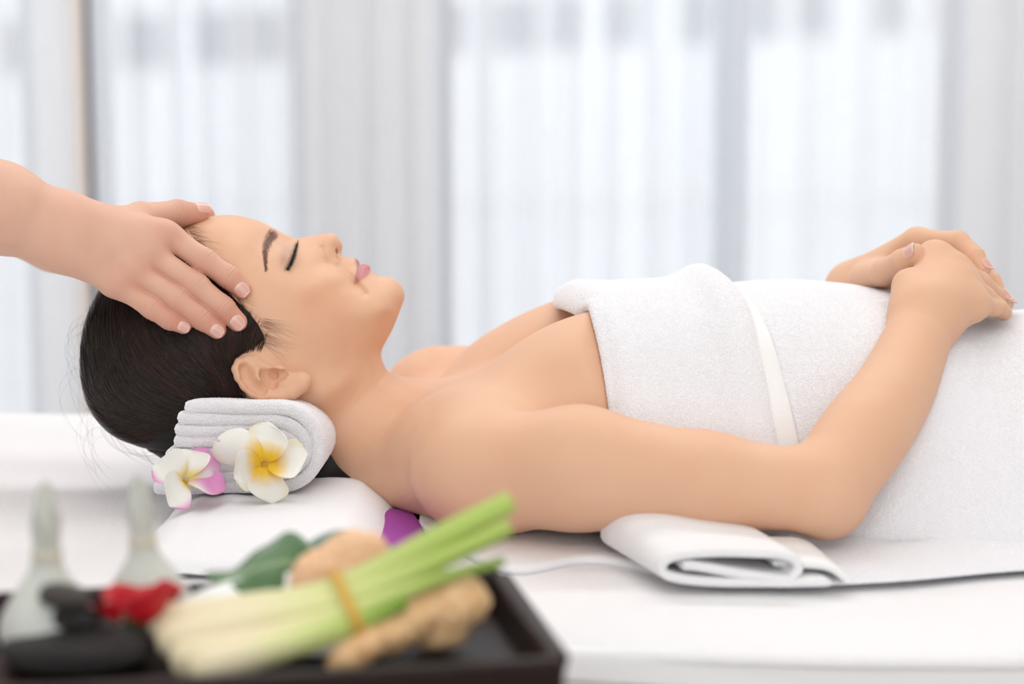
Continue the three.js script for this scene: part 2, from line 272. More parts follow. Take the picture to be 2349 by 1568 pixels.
for (const [k, [x0, x1, z, n, label]] of [[-2.4, cx(150), -1.74, 16, 'sheer white curtain at the head end of the bed, behind the masseuse'], [cx(205), cx(1000), -1.72, 9, 'sheer white curtain straight behind the face of the lying woman'], [cx(985), cx(1690), -1.725, 7.5, 'sheer white curtain behind the chest of the lying woman'], [cx(1660), 2.4, -1.73, 20, 'sheer white curtain behind the folded hands of the lying woman']].entries()) {
  const g = group('sheer_curtain', V((x0 + x1) / 2, 0.03, z)); tag(g, label, 'curtain');
  const w = x1 - x0, seed = k * 7.3;
  const P = (u, v) => {
    const s = u * n * Math.PI * 2, flare = 0.7 + 0.3 * (1 - v), wob = noise(u * n * 0.6, 3.1, seed) * 1.6 + noise(u * 5, v * 2.2, seed + 9) * 0.9;
    const fold = Math.sin(s + wob) * 0.017 + Math.sin(2.3 * s + 2 * wob + seed) * 0.003;
    return V((u - 0.5) * w + Math.cos(s + wob) * 0.006 + noise(u * 4, v * 1.5, seed) * 0.012 * (1 - v), v * 2.46, fold * flare + noise(u * 9, v * 3, seed + 4) * 0.012);
  };
  mesh('panel', gridSurface(Math.round(n * 24), 24, P), sheer, g);
  mesh('heading', gridSurface(Math.round(n * 24), 1, (u, v) => P(u, 0.985 + v * 0.0185).add(V(0, 0, 0.003))), std({ color: 0xf6f6f6, side: THREE.DoubleSide }), g);
}

// ---------------------------------------------------------------- the bed and its linen
const terry = (() => { const a = tileNoise(150, 21), b = tileNoise(75, 22), c = tileNoise(18, 23); return dataTex(1024, (u, v) => 255 * (0.72 * Math.pow(a(u, v), 0.8) + 0.25 * b(u, v) + 0.03 * c(u, v))); })();
const ribs = (() => { const a = tileNoise(90, 25); return dataTex(512, (u, v) => 255 * clamp(0.5 + 0.35 * Math.sin(v * 6.2832 * 60) + 0.3 * (a(u, v) - 0.5), 0, 1)); })();
const weave = (() => { const a = tileNoise(100, 26), b = tileNoise(8, 27); return dataTex(512, (u, v) => 255 * (0.6 * a(u, v) + 0.4 * b(u, v))); })();
const terryWhite = phys({ color: lin('#f5f3f4'), roughness: 1, specularIntensity: 0.2, bumpMap: scaled(terry, 0.08), bumpScale: 0.00035, sheen: 0.4, sheenColor: new THREE.Color(1, 1, 1), sheenRoughness: 0.6 });
const terryFine = phys({ color: lin('#f6f4f5'), roughness: 1, specularIntensity: 0.2, bumpMap: scaled(terry, 0.1), bumpScale: 0.0006 });
const ribWhite = phys({ color: lin('#f3f1f0'), roughness: 0.95, specularIntensity: 0.2, bumpMap: scaled(ribs, 0.1), bumpScale: 0.00012 });
const cottonWhite = phys({ color: lin('#f4f3f5'), roughness: 0.95, specularIntensity: 0.2, bumpMap: scaled(weave, 0.1), bumpScale: 0.0003 });
const cottonGrey = phys({ color: lin('#f1efee'), roughness: 0.95, specularIntensity: 0.2, bumpMap: scaled(weave, 0.12), bumpScale: 0.0003 });

const BX0 = -0.82, BX1 = 1.3, BZ0 = -0.375, BZ1 = 0.385;
{
  const bed = group('massage_bed', V(0.24, 0, 0)); tag(bed, 'massage bed with a padded top hidden under white linen', 'bed');
  const woodM = std({ map: scaled(woodTex, 0.5), color: lin('#c49a6c'), roughness: 0.5 });
  mesh('mattress', new RoundedBoxGeometry(BX1 - BX0 - 0.03, 0.07, BZ1 - BZ0 - 0.03, 4, 0.025).translate(0, TOP - 0.055, 0.005), std({ color: lin('#e9e4dc'), roughness: 0.6 }), bed);
  mesh('frame', new RoundedBoxGeometry(BX1 - BX0 - 0.1, 0.08, BZ1 - BZ0 - 0.08, 2, 0.01).translate(0, TOP - 0.13, 0.005), woodM, bed);
  for (const x of [-0.92, 0.92]) for (const z of [-0.28, 0.29]) mesh('leg', new RoundedBoxGeometry(0.06, TOP - 0.17, 0.06, 2, 0.008).translate(x, (TOP - 0.17) / 2, z), woodM, bed);
}
{ // the plain sheet: over the bed and hanging down before and behind it
  const L = BZ1 - BZ0 + 0.02, drop = 0.5, total = L + 2 * drop;
  const P = (u, v) => {
    const x = mix(BX0 - 0.01, BX1 + 0.01, u), s = v * total; let y, z;
    const k = 0.035, d1 = s - drop, d2 = s - drop - L;
    const f = (noise(x * 7, 1.2, 0) * 0.03 + noise(x * 17, 2.2, 0) * 0.008);
    if (d1 < 0) { y = d1; z = BZ0 - 0.012 + f * sstep(0, 0.3, -d1) * -1; } else if (d2 > 0) { y = -d2; z = BZ1 + 0.012 + (f + 0.012) * sstep(0.01, 0.25, d2) + noise(x * 9 + d2 * 9, d2 * 4, 4) * 0.02 * sstep(0.0, 0.12, d2); } else { y = 0; z = BZ0 - 0.012 + d1 + (0.004) * 0; const e = Math.min(d1, L - d1); if (e < k) { const q = 1 - e / k; y = -k * (1 - Math.sqrt(Math.max(0, 1 - q * q))) * 0.45; } }
    return V(x, TOP - 0.016 + y, z);
  };
  const g = mesh('bed_sheet', cloth(120, 260, P, 0.003, 0.006), cottonGrey, scene);
  tag(g, 'plain grey-white sheet hanging in folds from the front edge of the bed', 'sheet');
}
{ // the white cover with the hem along the front
  const hem = table([[-0.9, 0.403], [-0.2, 0.4], [0.02, 0.404], [0.2, 0.413], [0.42, 0.41], [0.7, 0.398], [1.4, 0.4]]);
  const P = (u, v) => {
    const x = mix(BX0 - 0.03, BX1 + 0.03, u), z0 = BZ0 - 0.035, z1 = hem(x), z = mix(z0, z1, v);
    let y = 0.0; const e0 = z - z0, e1 = z1 - z;
    if (e0 < 0.05) { const q = 1 - e0 / 0.05; y -= 0.022 * q * q; }
    if (e1 < 0.05) { const q = 1 - e1 / 0.05; y -= 0.014 * q * q; }
    y += noise(x * 5, z * 7, 6.3) * 0.002 + noise(x * 13, z * 4, 2.3) * 0.0009;
    return V(x, TOP - 0.006 + y, z);
  };
  tag(mesh('bed_cover', cloth(150, 90, P, 0.009, 0.006), terryFine, scene), 'white terry cover spread over the whole bed, its hem along the front edge', 'bed cover');
}
{ // a thin sheet between the cover and the hanging sheet, its front edge showing below the hem
  const drop = (x) => 0.006 + 0.021 * gauss(x - 0.2, 0.16) + 0.004 * noise(x * 5, 3, 3);
  const P = (u, v) => { const x = mix(-0.3, 0.75, u), d = drop(x), s = v * (0.1 + d); return s < 0.1 ? V(x, TOP - 0.0122, 0.305 + s) : V(x, TOP - 0.0122 - (s - 0.1), 0.4055 + 0.0015 * Math.min(1, (s - 0.1) * 200)); };
  tag(mesh('under_sheet', cloth(90, 60, P, 0.0018, 0.003), cottonWhite, scene), 'thin white sheet whose edge sags below the hem of the bed cover', 'sheet');
}
{ // the big towel under the woman's back
  const near = (x) => edge(x);
  const edge = table([[-0.09, 0.10], [-0.04, 0.2], [0.0, 0.262], [0.05, 0.235], [0.085, 0.25], [0.12, 0.285], [0.17, 0.285], [0.24, 0.26], [0.33, 0.23], [0.45, 0.2], [0.7, 0.19], [1.2, 0.2]]);
  const P = (u, v) => {
    const x = mix(-0.07, 1.2, u), z = mix(-0.3, near(x), v);
    let y = 0.0015 + noise(x * 9, z * 9, 3) * 0.001 + 0.004 * gauss(z - 0.1 - x * 0.1, 0.05);
    return V(x, TOP + y, z);
  };
  tag(mesh('bath_towel', cloth(160, 60, P, 0.008, 0.005), terryWhite, scene), 'white terry towel spread under the back of the lying woman', 'towel');
}
// ---------------------------------------------------------------- the lying woman
const skinMat = new THREE.MeshPhysicalMaterial({ color: 0xffffff, vertexColors: true, roughness: 0.52, specularIntensity: 0.45, sheen: 0.25, sheenColor: new THREE.Color(1, 0.8, 0.7), sheenRoughness: 0.5 });
const L3 = (hex) => { const c = lin(hex); return [c.r, c.g, c.b]; };
const SKIN = L3('#e7ba9a'), SKIN_PINK = L3('#da9d80'), LIP = L3('#cb7c88'), UPPER = L3('#b48390'), BROW_BROWN = L3('#7d5e54');  // the last brown colours the masseuse's eyebrows
const tint = (a, b, t) => [mix(a[0], b[0], t), mix(a[1], b[1], t), mix(a[2], b[2], t)];

// The head has a frame of its own: X and Y run across her profile in steps of HS metres, w runs out to her right ear.
const HD = 1.72, HS = HD / FOCAL, HF = V(0, SIN, COS), HU = V(0, COS, -SIN), HO = EYE.clone().addScaledVector(HF, -HD);
const toHead = (x, y, z) => { const dy = y - HO.y, dz = z - HO.z; return [IMG_W / 2 + (x - HO.x) / HS, IMG_H / 2 - (dy * HU.y + dz * HU.z) / HS, dy * HF.y + dz * HF.z]; };
const fromHead = (X, Y, w) => V(HO.x + (X - IMG_W / 2) * HS, HO.y, HO.z).addScaledVector(HU, (IMG_H / 2 - Y) * HS).addScaledVector(HF, w);
const flat = (px, py, w) => [IMG_W / 2 + (px - IMG_W / 2) * (HD - w) / HD, IMG_H / 2 + (py - IMG_H / 2) * (HD - w) / HD];
const hp = (px, py, wmm) => { const [X, Y] = flat(px, py, wmm / 1000); return fromHead(X, Y, wmm / 1000); };

const headMap = (() => {
  // the profile, each point with the sideways radius (mm) of the head there
  const prof = [[470, 501, 62], [505, 493, 66], [545, 494, 66], [585, 503, 60], [612, 514, 46], [634, 526, 32], [652, 536, 20], [668, 543, 10], [684, 546, 7], [702, 543, 6], [722, 540, 6.5], [744, 536.5, 8], [760, 534.8, 9.5], [772, 540, 10], [781, 552, 10], [785.5, 563, 9], [784, 574, 6], [783, 580, 6], [788, 586, 8], [797, 590.5, 11], [808, 591.5, 12], [816, 592.5, 12], [821.5, 596, 12], [824.5, 602, 13], [827, 606.5, 16], [833, 605, 15], [842, 606, 14], [848.6, 611, 14], [850.5, 618, 15], [855, 624, 18], [862, 629, 22], [870, 632.8, 24], [881, 633.8, 22], [896, 636.5, 20], [909, 643, 20], [920, 654, 20], [926.5, 667, 21], [928, 678, 22], [926, 690, 22], [920, 706, 22], [911, 730, 24], [900, 756, 27], [887, 780, 30], [878, 797, 32], [872, 815, 36], [868, 850, 42], [840, 905, 46], [800, 955, 48], [740, 985, 50], [660, 995, 54], [560, 1006, 60], [450, 1018, 60], [360, 1016, 58], [305, 1003, 55], [262, 980, 52], [229, 943, 52], [211, 900, 56], [204, 850, 60], [205, 795, 62], [214, 740, 62], [240, 680, 60], [285, 618, 60], [345, 562, 62], [410, 522, 62]];
  const inner = [[560, 560, 50], [500, 560, 50], [570, 620, 60], [480, 640, 66], [612, 575, 40], [612, 612, 53], [640, 560, 25], [636, 545, 15], [664, 617, 51], [668, 590, 41], [676, 566, 24], [652, 592, 42], [690, 555, 11], [712, 551, 9.5], [708, 566, 17], [700, 590, 33], [690, 620, 47], [742, 552, 12], [742, 566, 15.5], [735, 588, 24], [764, 552, 11.5], [760, 578, 16.5], [766, 594, 17.5], [778, 590, 12], [752, 601, 21], [730, 622, 38], [752, 628, 38], [776, 620, 29], [694, 660, 59], [724, 690, 57], [640, 700, 66], [600, 740, 69], [660, 760, 67],
    [800, 604, 12], [806, 622, 20], [812, 643, 25], [795, 635, 29], [783, 655, 38], [838, 622, 15], [834, 640, 22], [850, 655, 26], [868, 648, 17], [905, 668, 17], [884, 690, 29], [850, 694, 39], [825, 678, 37], [784, 700, 50], [744, 760, 60], [840, 758, 38], [905, 715, 18], [870, 770, 24], [740, 850, 57], [780, 850, 48], [800, 890, 42], [680, 860, 66], [700, 930, 54], [760, 930, 48],
    [300, 760, 62], [400, 760, 74], [510, 760, 76], [400, 640, 66], [400, 880, 74], [300, 880, 64], [500, 900, 73], [560, 850, 74], [600, 950, 58], [450, 970, 52], [620, 850, 71]];
  const loop = new THREE.CatmullRomCurve3(prof.map(([x, y, r]) => V(x, y, r)), true, 'catmullrom', 0.5).getPoints(prof.length * 6);
  const g = 2, x0 = 120, y0 = 440, nx = 460, ny = 340, N = nx * ny, mm = HS * 1000;
  const D = new Float32Array(N), B = new Float32Array(N), Q = new Float32Array(N);
  for (let j = 0; j < ny; j++) for (let i = 0; i < nx; i++) {
    const x = x0 + i * g, y = y0 + j * g; let best = 1e9, odd = false;
    for (let k = 0; k < loop.length - 1; k++) { const a = loop[k], b = loop[k + 1], ux = b.x - a.x, uy = b.y - a.y, t = clamp(((x - a.x) * ux + (y - a.y) * uy) / (ux * ux + uy * uy + 1e-9), 0, 1), dx = x - a.x - ux * t, dy = y - a.y - uy * t; best = Math.min(best, dx * dx + dy * dy); if ((a.y > y) !== (b.y > y) && x < ux * (y - a.y) / uy + a.x) odd = !odd; }
    D[j * nx + i] = Math.sqrt(best) * (odd ? 1 : -1);
  }
  const src = 4 * (g * mm) ** 2;
  for (let it = 0; it < 420; it++) for (let j = 1; j < ny - 1; j++) for (let i = 1; i < nx - 1; i++) { const o = j * nx + i; if (D[o] > 0) B[o] += 1.93 * ((B[o - 1] + B[o + 1] + B[o - nx] + B[o + nx] + src) / 4 - B[o]); }
  // slope of B at the rim, spread smoothly
  let A = new Float32Array(N), Wt = new Float32Array(N);
  for (let o = 0; o < N; o++) if (D[o] > 4 && D[o] < 14) { A[o] = B[o] / D[o]; Wt[o] = 1; }
  const blur = (F, r) => { const T = new Float32Array(N), O = new Float32Array(N); for (let j = 0; j < ny; j++) { let s = 0; for (let i = -r; i < nx; i++) { if (i + r < nx) s += F[j * nx + i + r]; if (i - r - 1 >= 0) s -= F[j * nx + i - r - 1]; if (i >= 0) T[j * nx + i] = s; } } for (let i = 0; i < nx; i++) { let s = 0; for (let j = -r; j < ny; j++) { if (j + r < ny) s += T[(j + r) * nx + i]; if (j - r - 1 >= 0) s -= T[(j - r - 1) * nx + i]; if (j >= 0) O[j * nx + i] = s / (2 * r + 1) ** 2; } } return O; };
  for (const r of [4, 3, 2]) { A = blur(A, r); Wt = blur(Wt, r); }
  { let A2 = A, W2 = Wt, A3, W3; for (const r of [16, 12]) { A2 = blur(A2, r); W2 = blur(W2, r); } A3 = A2; W3 = W2; for (const r of [70, 60]) { A3 = blur(A3, r); W3 = blur(W3, r); }
    for (let o = 0; o < N; o++) Q[o] = (A[o] + 1e-2 * A2[o] + 1e-4 * A3[o]) / (Wt[o] + 1e-2 * W2[o] + 1e-4 * W3[o] + 1e-12); }
  const look = (F, x, y) => { const fx = clamp((x - x0) / g, 1, nx - 3), fy = clamp((y - y0) / g, 1, ny - 3), i = Math.floor(fx), j = Math.floor(fy), u = fx - i, v = fy - j, o = j * nx + i; return mix(mix(F[o], F[o + 1], u), mix(F[o + nx], F[o + nx + 1], u), v); };
  const base = new Float32Array(N);
  for (let o = 0; o < N; o++) { const d = D[o], e = sstep(8, 20, d); base[o] = mix(d * Q[o], B[o], e); }
  // log of (wanted w² over that), by thin-plate interpolation
  const C = [];
  for (const [x, y, r] of prof) { const q = look(Q, x, y) / mm; C.push([x, y, Math.log(2 * r / q)]); }
  for (const [px, py, h] of inner) { const [X, Y] = flat(px, py, h / 1000), b = look(base, X, Y); if (b > 1) C.push([X, Y, Math.log(h * h / b)]); }
  const n = C.length, M = n + 3, a = Array.from({ length: M }, () => new Float64Array(M + 1)), tps = (r2) => r2 < 1e-9 ? 0 : r2 * Math.log(r2);
  const sc = 1 / 200;
  for (let i = 0; i < n; i++) { for (let j = 0; j < n; j++) a[i][j] = tps(((C[i][0] - C[j][0]) ** 2 + (C[i][1] - C[j][1]) ** 2) * sc * sc) + (i === j ? 0.004 : 0); const q = [1, C[i][0] * sc, C[i][1] * sc]; for (let k = 0; k < 3; k++) a[i][n + k] = a[n + k][i] = q[k]; a[i][M] = C[i][2]; }
  for (let c = 0; c < M; c++) { let p = c; for (let r = c; r < M; r++) if (Math.abs(a[r][c]) > Math.abs(a[p][c])) p = r; [a[c], a[p]] = [a[p], a[c]]; for (let r = 0; r < M; r++) if (r !== c) { const f = a[r][c] / a[c][c]; if (f) for (let k = c; k <= M; k++) a[r][k] -= f * a[c][k]; } }
  const wgt = a.map((r, i) => r[M] / r[i]);
  const H = new Float32Array(N);
  for (let j = 0; j < ny; j += 1) for (let i = 0; i < nx; i++) {
    const o = j * nx + i, x = x0 + i * g, y = y0 + j * g;
    let s = wgt[n] + wgt[n + 1] * x * sc + wgt[n + 2] * y * sc; for (let k = 0; k < n; k++) s += wgt[k] * tps(((x - C[k][0]) ** 2 + (y - C[k][1]) ** 2) * sc * sc);
    H[o] = base[o] * Math.exp(clamp(s, -4, 4));
  }
  // finer relief on the side of the face, in mm, at places of the photograph
  const seg = (x, y, pts) => { let best = 1e9; for (let k = 0; k < pts.length - 1; k++) { const [ax, ay] = pts[k], [bx, by] = pts[k + 1], ux = bx - ax, uy = by - ay, t = clamp(((x - ax) * ux + (y - ay) * uy) / (ux * ux + uy * uy), 0, 1); best = Math.min(best, (x - ax - ux * t) ** 2 + (y - ay - uy * t) ** 2); } return Math.sqrt(best); };
  const lash = [[679, 563], [674, 577], [670, 590], [664, 604], [657, 617]], crease = [[638, 560], [655, 567], [671, 577]], mouth = [[826, 606], [823, 619], [818.5, 637], [815, 651]], wing = [[737, 568], [741, 588], [752, 603], [766, 609]];
  for (let j = 1; j < ny - 1; j++) for (let i = 1; i < nx - 1; i++) {
    const o = j * nx + i; if (H[o] <= 0) continue;
    let h = Math.sqrt(H[o]); const X = x0 + i * g, Y = y0 + j * g, px = IMG_W / 2 + (X - IMG_W / 2) * HD / (HD - h / 1000), py = IMG_H / 2 + (Y - IMG_H / 2) * HD / (HD - h / 1000);
    if (px < 560 || py > 760) continue;
    const r = (cx, cy, sx, sy) => Math.exp(-(((px - cx) / sx) ** 2 + ((py - cy) / sy) ** 2) / 2), s = sstep(2, 9, D[o]);
    let e = 3.3 * r(659, 589, 12, 14) - 1.2 * r(690, 606, 12, 14) - 1.5 * r(636, 574, 9, 18) + 1.3 * r(610, 575, 12, 22);
    e -= 1.3 * gauss(seg(px, py, lash), 2.6) + 0.7 * gauss(seg(px, py, crease), 2.5);
    e -= 2.2 * gauss(seg(px, py, mouth), 2.4); e -= 1.2 * r(815, 655, 6, 7);
    e += 1.0 * r(838, 628, 7, 14) + 0.8 * r(813, 618, 6, 16);
    e -= 1.5 * gauss(seg(px, py, wing), 3.5); e += 1.7 * r(759, 584, 10, 13);
    const fold = seg(px, py, [[777, 611], [793, 626], [815, 650], [836, 672]]), cheek = seg(px, py, [[752, 622], [772, 645], [792, 672]]);
    e += 2.6 * gauss(cheek, 14) - 4.2 * gauss(fold, 6) - 1.6 * r(799, 616, 11, 15) - 2.2 * r(660, 555, 9, 8) - 1.8 * gauss(seg(px, py, crease), 2.4);
    h = Math.max(0.05, h + e * s); H[o] = h * h;
  }
  const GR = new Float32Array(N);
  for (let j = 1; j < ny - 1; j++) for (let i = 1; i < nx - 1; i++) { const o = j * nx + i, dx = (H[o + 1] - H[o - 1]) / (2 * g * mm), dy = (H[o + nx] - H[o - nx]) / (2 * g * mm); GR[o] = Math.sqrt(dx * dx + dy * dy); }
  for (let i = 0; i < nx; i++) { GR[i] = GR[i + nx]; GR[(ny - 1) * nx + i] = GR[(ny - 2) * nx + i]; } for (let j = 0; j < ny; j++) { GR[j * nx] = GR[j * nx + 1]; GR[j * nx + nx - 1] = GR[j * nx + nx - 2]; }
  const cub = (a, b, c, d, t) => b + 0.5 * t * (c - a + t * (2 * a - 5 * b + 4 * c - d + t * (3 * (b - c) + d - a)));
  const bic = (x, y) => { const fx = clamp((x - x0) / g, 1, nx - 3.001), fy = clamp((y - y0) / g, 1, ny - 3.001), i = Math.floor(fx), j = Math.floor(fy), u = fx - i, v = fy - j, r = (k) => { const o = (j + k) * nx + i; return cub(H[o - 1], H[o], H[o + 1], H[o + 2], u); }; return cub(r(-1), r(0), r(1), r(2), v); };
  return { H: bic, G: (x, y) => look(GR, x, y), D: (x, y) => look(D, x, y), x0, y0, x1: x0 + nx * g, y1: y0 + ny * g };
})();
// half width (mm) of the head where the photograph shows this pixel on its near side
function halfWidth(px, py) { let h = 40; for (let k = 0; k < 12; k++) { const [X, Y] = flat(px, py, h / 1000); h = mix(h, Math.sqrt(Math.max(0, headMap.H(X, Y))), 0.7); } return h; }
const onHead = (px, py, off = 0) => hp(px, py, halfWidth(px, py) + off);
function skullField(x, y, z) {
  const [X, Y, w] = toHead(x, y, z), W = w * 1000;
  const ox = Math.max(headMap.x0 + 4 - X, X - headMap.x1 + 8, 0), oy = Math.max(headMap.y0 + 4 - Y, Y - headMap.y1 + 8, 0);
  if (ox > 0 || oy > 0) return 0.02 + Math.sqrt(ox * ox + oy * oy) * HS;
  const H = headMap.H(X, Y), G = headMap.G(X, Y);
  const F = (W * W - H) / (Math.sqrt(4 * W * W + G * G) + 2) / 1000;
  const out = -headMap.D(X, Y);
  return out > 10 ? mix(F, out * HS * 0.8 + Math.max(0, W - 40) * 0.0004, sstep(10, 45, out)) : F;
}
// the ear, from the photograph's places
const earField = (() => {
  const rim = [[588, 822, 72], [566, 826, 75.5], [549, 833, 79], [543, 846, 81], [549, 864, 82.5], [562, 884, 83.5], [582, 901, 84], [606, 909, 83.5], [640, 910, 81.5], [668, 899, 79], [690, 884, 76.5], [700, 872, 74]].map((p) => hp(...p));
  const tube = (pts, r) => { const c = []; for (let i = 0; i < pts.length - 1; i++) c.push(cap(pts[i], pts[i + 1], Array.isArray(r) ? r[i] : r, Array.isArray(r) ? r[i + 1] : r)); return c; };
  const helix = blend(tube(rim, [.003, .0032, .0036, .0038, .0038, .0038, .0038, .0042, .0052, .006, .006, .005]), 0.002);
  const plate = blend([...tube([hp(575, 838, 73), hp(572, 862, 76), hp(590, 885, 78), hp(620, 893, 77), hp(660, 882, 75)], .0055), cap(hp(600, 850, 71), hp(640, 880, 72), .008, .009), cap(hp(660, 880, 73), hp(688, 870, 72.5), .0075, .0065)], 0.006);
  const anti = blend(tube([hp(580, 838, 76.5), hp(590, 850, 80), hp(600, 870, 82), hp(614, 886, 82), hp(634, 890, 79.5)], [.002, .0026, .003, .0032, .003]), 0.003);
  const antitragus = ell(hp(650, 882, 78), [.005, .0035, .004]), tragus = ell(hp(642, 848, 75), [.0055, .0042, .004], V(1, -0.25, 0));
  const scapha = blend(tube([hp(560, 846, 82), hp(566, 866, 84.5), hp(580, 884, 86), hp(598, 896, 86)], .0042), 0.002);
  const concha = blend(tube([hp(612, 862, 80), hp(624, 872, 80.5), hp(640, 872, 79)], [.0056, .006, .0046]), 0.003);
  const slot = blend(tube([hp(614, 855, 78), hp(630, 858, 77), hp(652, 857, 77)], [.0026, .0038, .0028]), 0.002);
  const canal = cap(hp(622, 858, 78), hp(634, 862, 66), .0036, .003);
  const c = hp(620, 868, 76);
  return bounded((x, y, z) => { let d = smin(plate(x, y, z), helix(x, y, z), 0.004); d = smin(d, anti(x, y, z), 0.003); d = smax(d, -scapha(x, y, z), 0.0025); d = smax(d, -concha(x, y, z), 0.004); d = smin(d, tragus(x, y, z), 0.004); d = smin(d, antitragus(x, y, z), 0.003); d = smax(d, -slot(x, y, z), 0.002); return smax(d, -canal(x, y, z), 0.002); }, c, 0.05, 0.02);
})();
const nostril = blend([cap(hp(783, 563, 8), hp(778.5, 591, 12), 0.0015, 0.0028), cap(hp(780, 575, 10), hp(768, 577, 6), 0.0022, 0.002)], 0.001), nostrilAt = hp(780, 576, 6);

// ---- the lie of the towel over her body, which the body stays under
// sections along her body: x at the photograph's place, height of the ridge, half width at the near and far side
const towelRidge = table([[1265, 662], [1290, 654], [1330, 652], [1400, 653], [1500, 649], [1560, 647], [1620, 645], [1700, 645], [1760, 642], [1850, 639], [1930, 643], [2010, 652], [2060, 662], [2120, 692], [2200, 722], [2280, 718], [2349, 704], [2480, 700]].map(([px, py]) => { const p = at(px, py, 0); return [p.x, p.y - 0.0125]; }));
const towelNear = table([[0.02, 0.165], [0.1, 0.17], [0.2, 0.165], [0.3, 0.175], [0.45, 0.19], [0.7, 0.17], [1.1, 0.14]]);
const towelTall = (x) => x < 0.46 ? towelRidge(x) : mix(towelRidge(0.46), TOP + 0.13, sstep(0.46, 1.05, x));
const towelTop = (x, z) => { const p = Math.min(1, Math.abs(z) / (towelNear(x) + 0.032)); return TOP + 0.006 + (towelTall(x) - TOP - 0.006) * Math.pow(1 - Math.pow(p, 2.8), 1.12); };
// ---- neck, trunk and arms
const NECK = blend([cap(at(779, 936, 0.0), at(950, 1031, 0.0), 0.0425, 0.045), cap(at(800, 985, 0.0), at(930, 1075, 0.0), 0.034, 0.043)], 0.03);
const TRUNK = blend([
  ell(at(1370, 1015, 0), [0.17, 0.068, 0.135]), ell(at(1135, 1062, 0), [0.085, 0.05, 0.12]), ell(at(1780, 960, 0), [0.2, 0.078, 0.125]), ell(at(2180, 950, 0), [0.16, 0.07, 0.13]),
  cap(at(880, 1060, 0.03), at(1060, 1110, 0.14), 0.034, 0.028), cap(at(900, 1020, -0.03), at(1000, 950, -0.14), 0.034, 0.03),
  ell(at(1165, 992, 0.105), [0.075, 0.041, 0.06], V(1, 0.15, 0)), cap(at(1050, 985, 0.03), at(1095, 1020, 0.14), 0.022, 0.026), cap(at(1048, 992, -0.02), at(1012, 940, -0.14), 0.014, 0.018),
], 0.035);
const CHEST = blend([ell(at(1228, 884, 0.075), [0.058, 0.029, 0.048], V(1, 0.45, 0)), ell(at(1200, 812, -0.075), [0.066, 0.029, 0.05], V(1, 0.42, 0)), ell(at(1362, 905, 0.072), [0.082, 0.062, 0.068], V(1, 0.45, 0)), ell(at(1350, 838, -0.078), [0.085, 0.058, 0.068], V(1, 0.45, 0))], 0.02);
const FAR_ARM = blend([ell(at(1012, 936, -0.155), [0.055, 0.041, 0.042], V(1, -0.1, 0)), cap(at(1010, 905, -0.165), at(1780, 830, -0.26), 0.04, 0.033), cap(at(1780, 830, -0.26), at(1955, 660, -0.085), 0.033, 0.016)], 0.03);
const ELBOW = at(1875, 1128, 0.235), WRIST = at(2128, 720, 0.085), SHOULDER = at(1110, 1082, 0.17);
const FOREARM0 = [[1895, 1118, .232, .030], [1976, 1005, .197, .0325], [2048, 902, .155, .0296], [2092, 806, .118, .0262], [2128, 720, .085, .0235]];
const FOREARM = (() => { const c = curve(FOREARM0.map(([px, py, z]) => at(px, py, z))), r = table(FOREARM0.map((q, i) => [i / 4, q[3]])); return Array.from({ length: 17 }, (_, i) => [c.getPoint(i / 16), r(i / 16)]); })();
const NEAR_ARM = blend([
  ell(at(1115, 1085, 0.165), [0.052, 0.044, 0.042], V(1, -0.2, 0)),
  cap(SHOULDER, at(1330, 1075, 0.2), 0.0425, 0.042), cap(at(1330, 1072, 0.2), at(1620, 1106, 0.225), 0.0425, 0.0335), cap(at(1620, 1106, 0.225), ELBOW, 0.0335, 0.028),
  cap(at(1880, 1132, 0.235), at(1904, 1164, 0.232), 0.024, 0.0195),
  ], 0.014);
const FORE = (() => { const c = FOREARM.slice(1).map((q, i) => cap(FOREARM[i][0], q[0], FOREARM[i][1], q[1])); return (x, y, z) => { let d = 1e9; for (const f of c) d = Math.min(d, f(x, y, z)); return d; }; })();
const LEGS = blend([cap(V(0.36, TOP + 0.07, 0.07), V(0.72, TOP + 0.07, 0.08), 0.058, 0.048), cap(V(0.36, TOP + 0.07, -0.07), V(0.72, TOP + 0.07, -0.08), 0.058, 0.048), cap(V(0.72, TOP + 0.07, 0.08), V(1.05, TOP + 0.05, 0.07), 0.052, 0.035), cap(V(0.72, TOP + 0.07, -0.08), V(1.05, TOP + 0.05, -0.07), 0.052, 0.035), cap(V(1.07, TOP + 0.045, 0.07), V(1.09, TOP + 0.15, 0.09), 0.03, 0.02), cap(V(1.07, TOP + 0.045, -0.07), V(1.09, TOP + 0.15, -0.09), 0.03, 0.02)], 0.03);

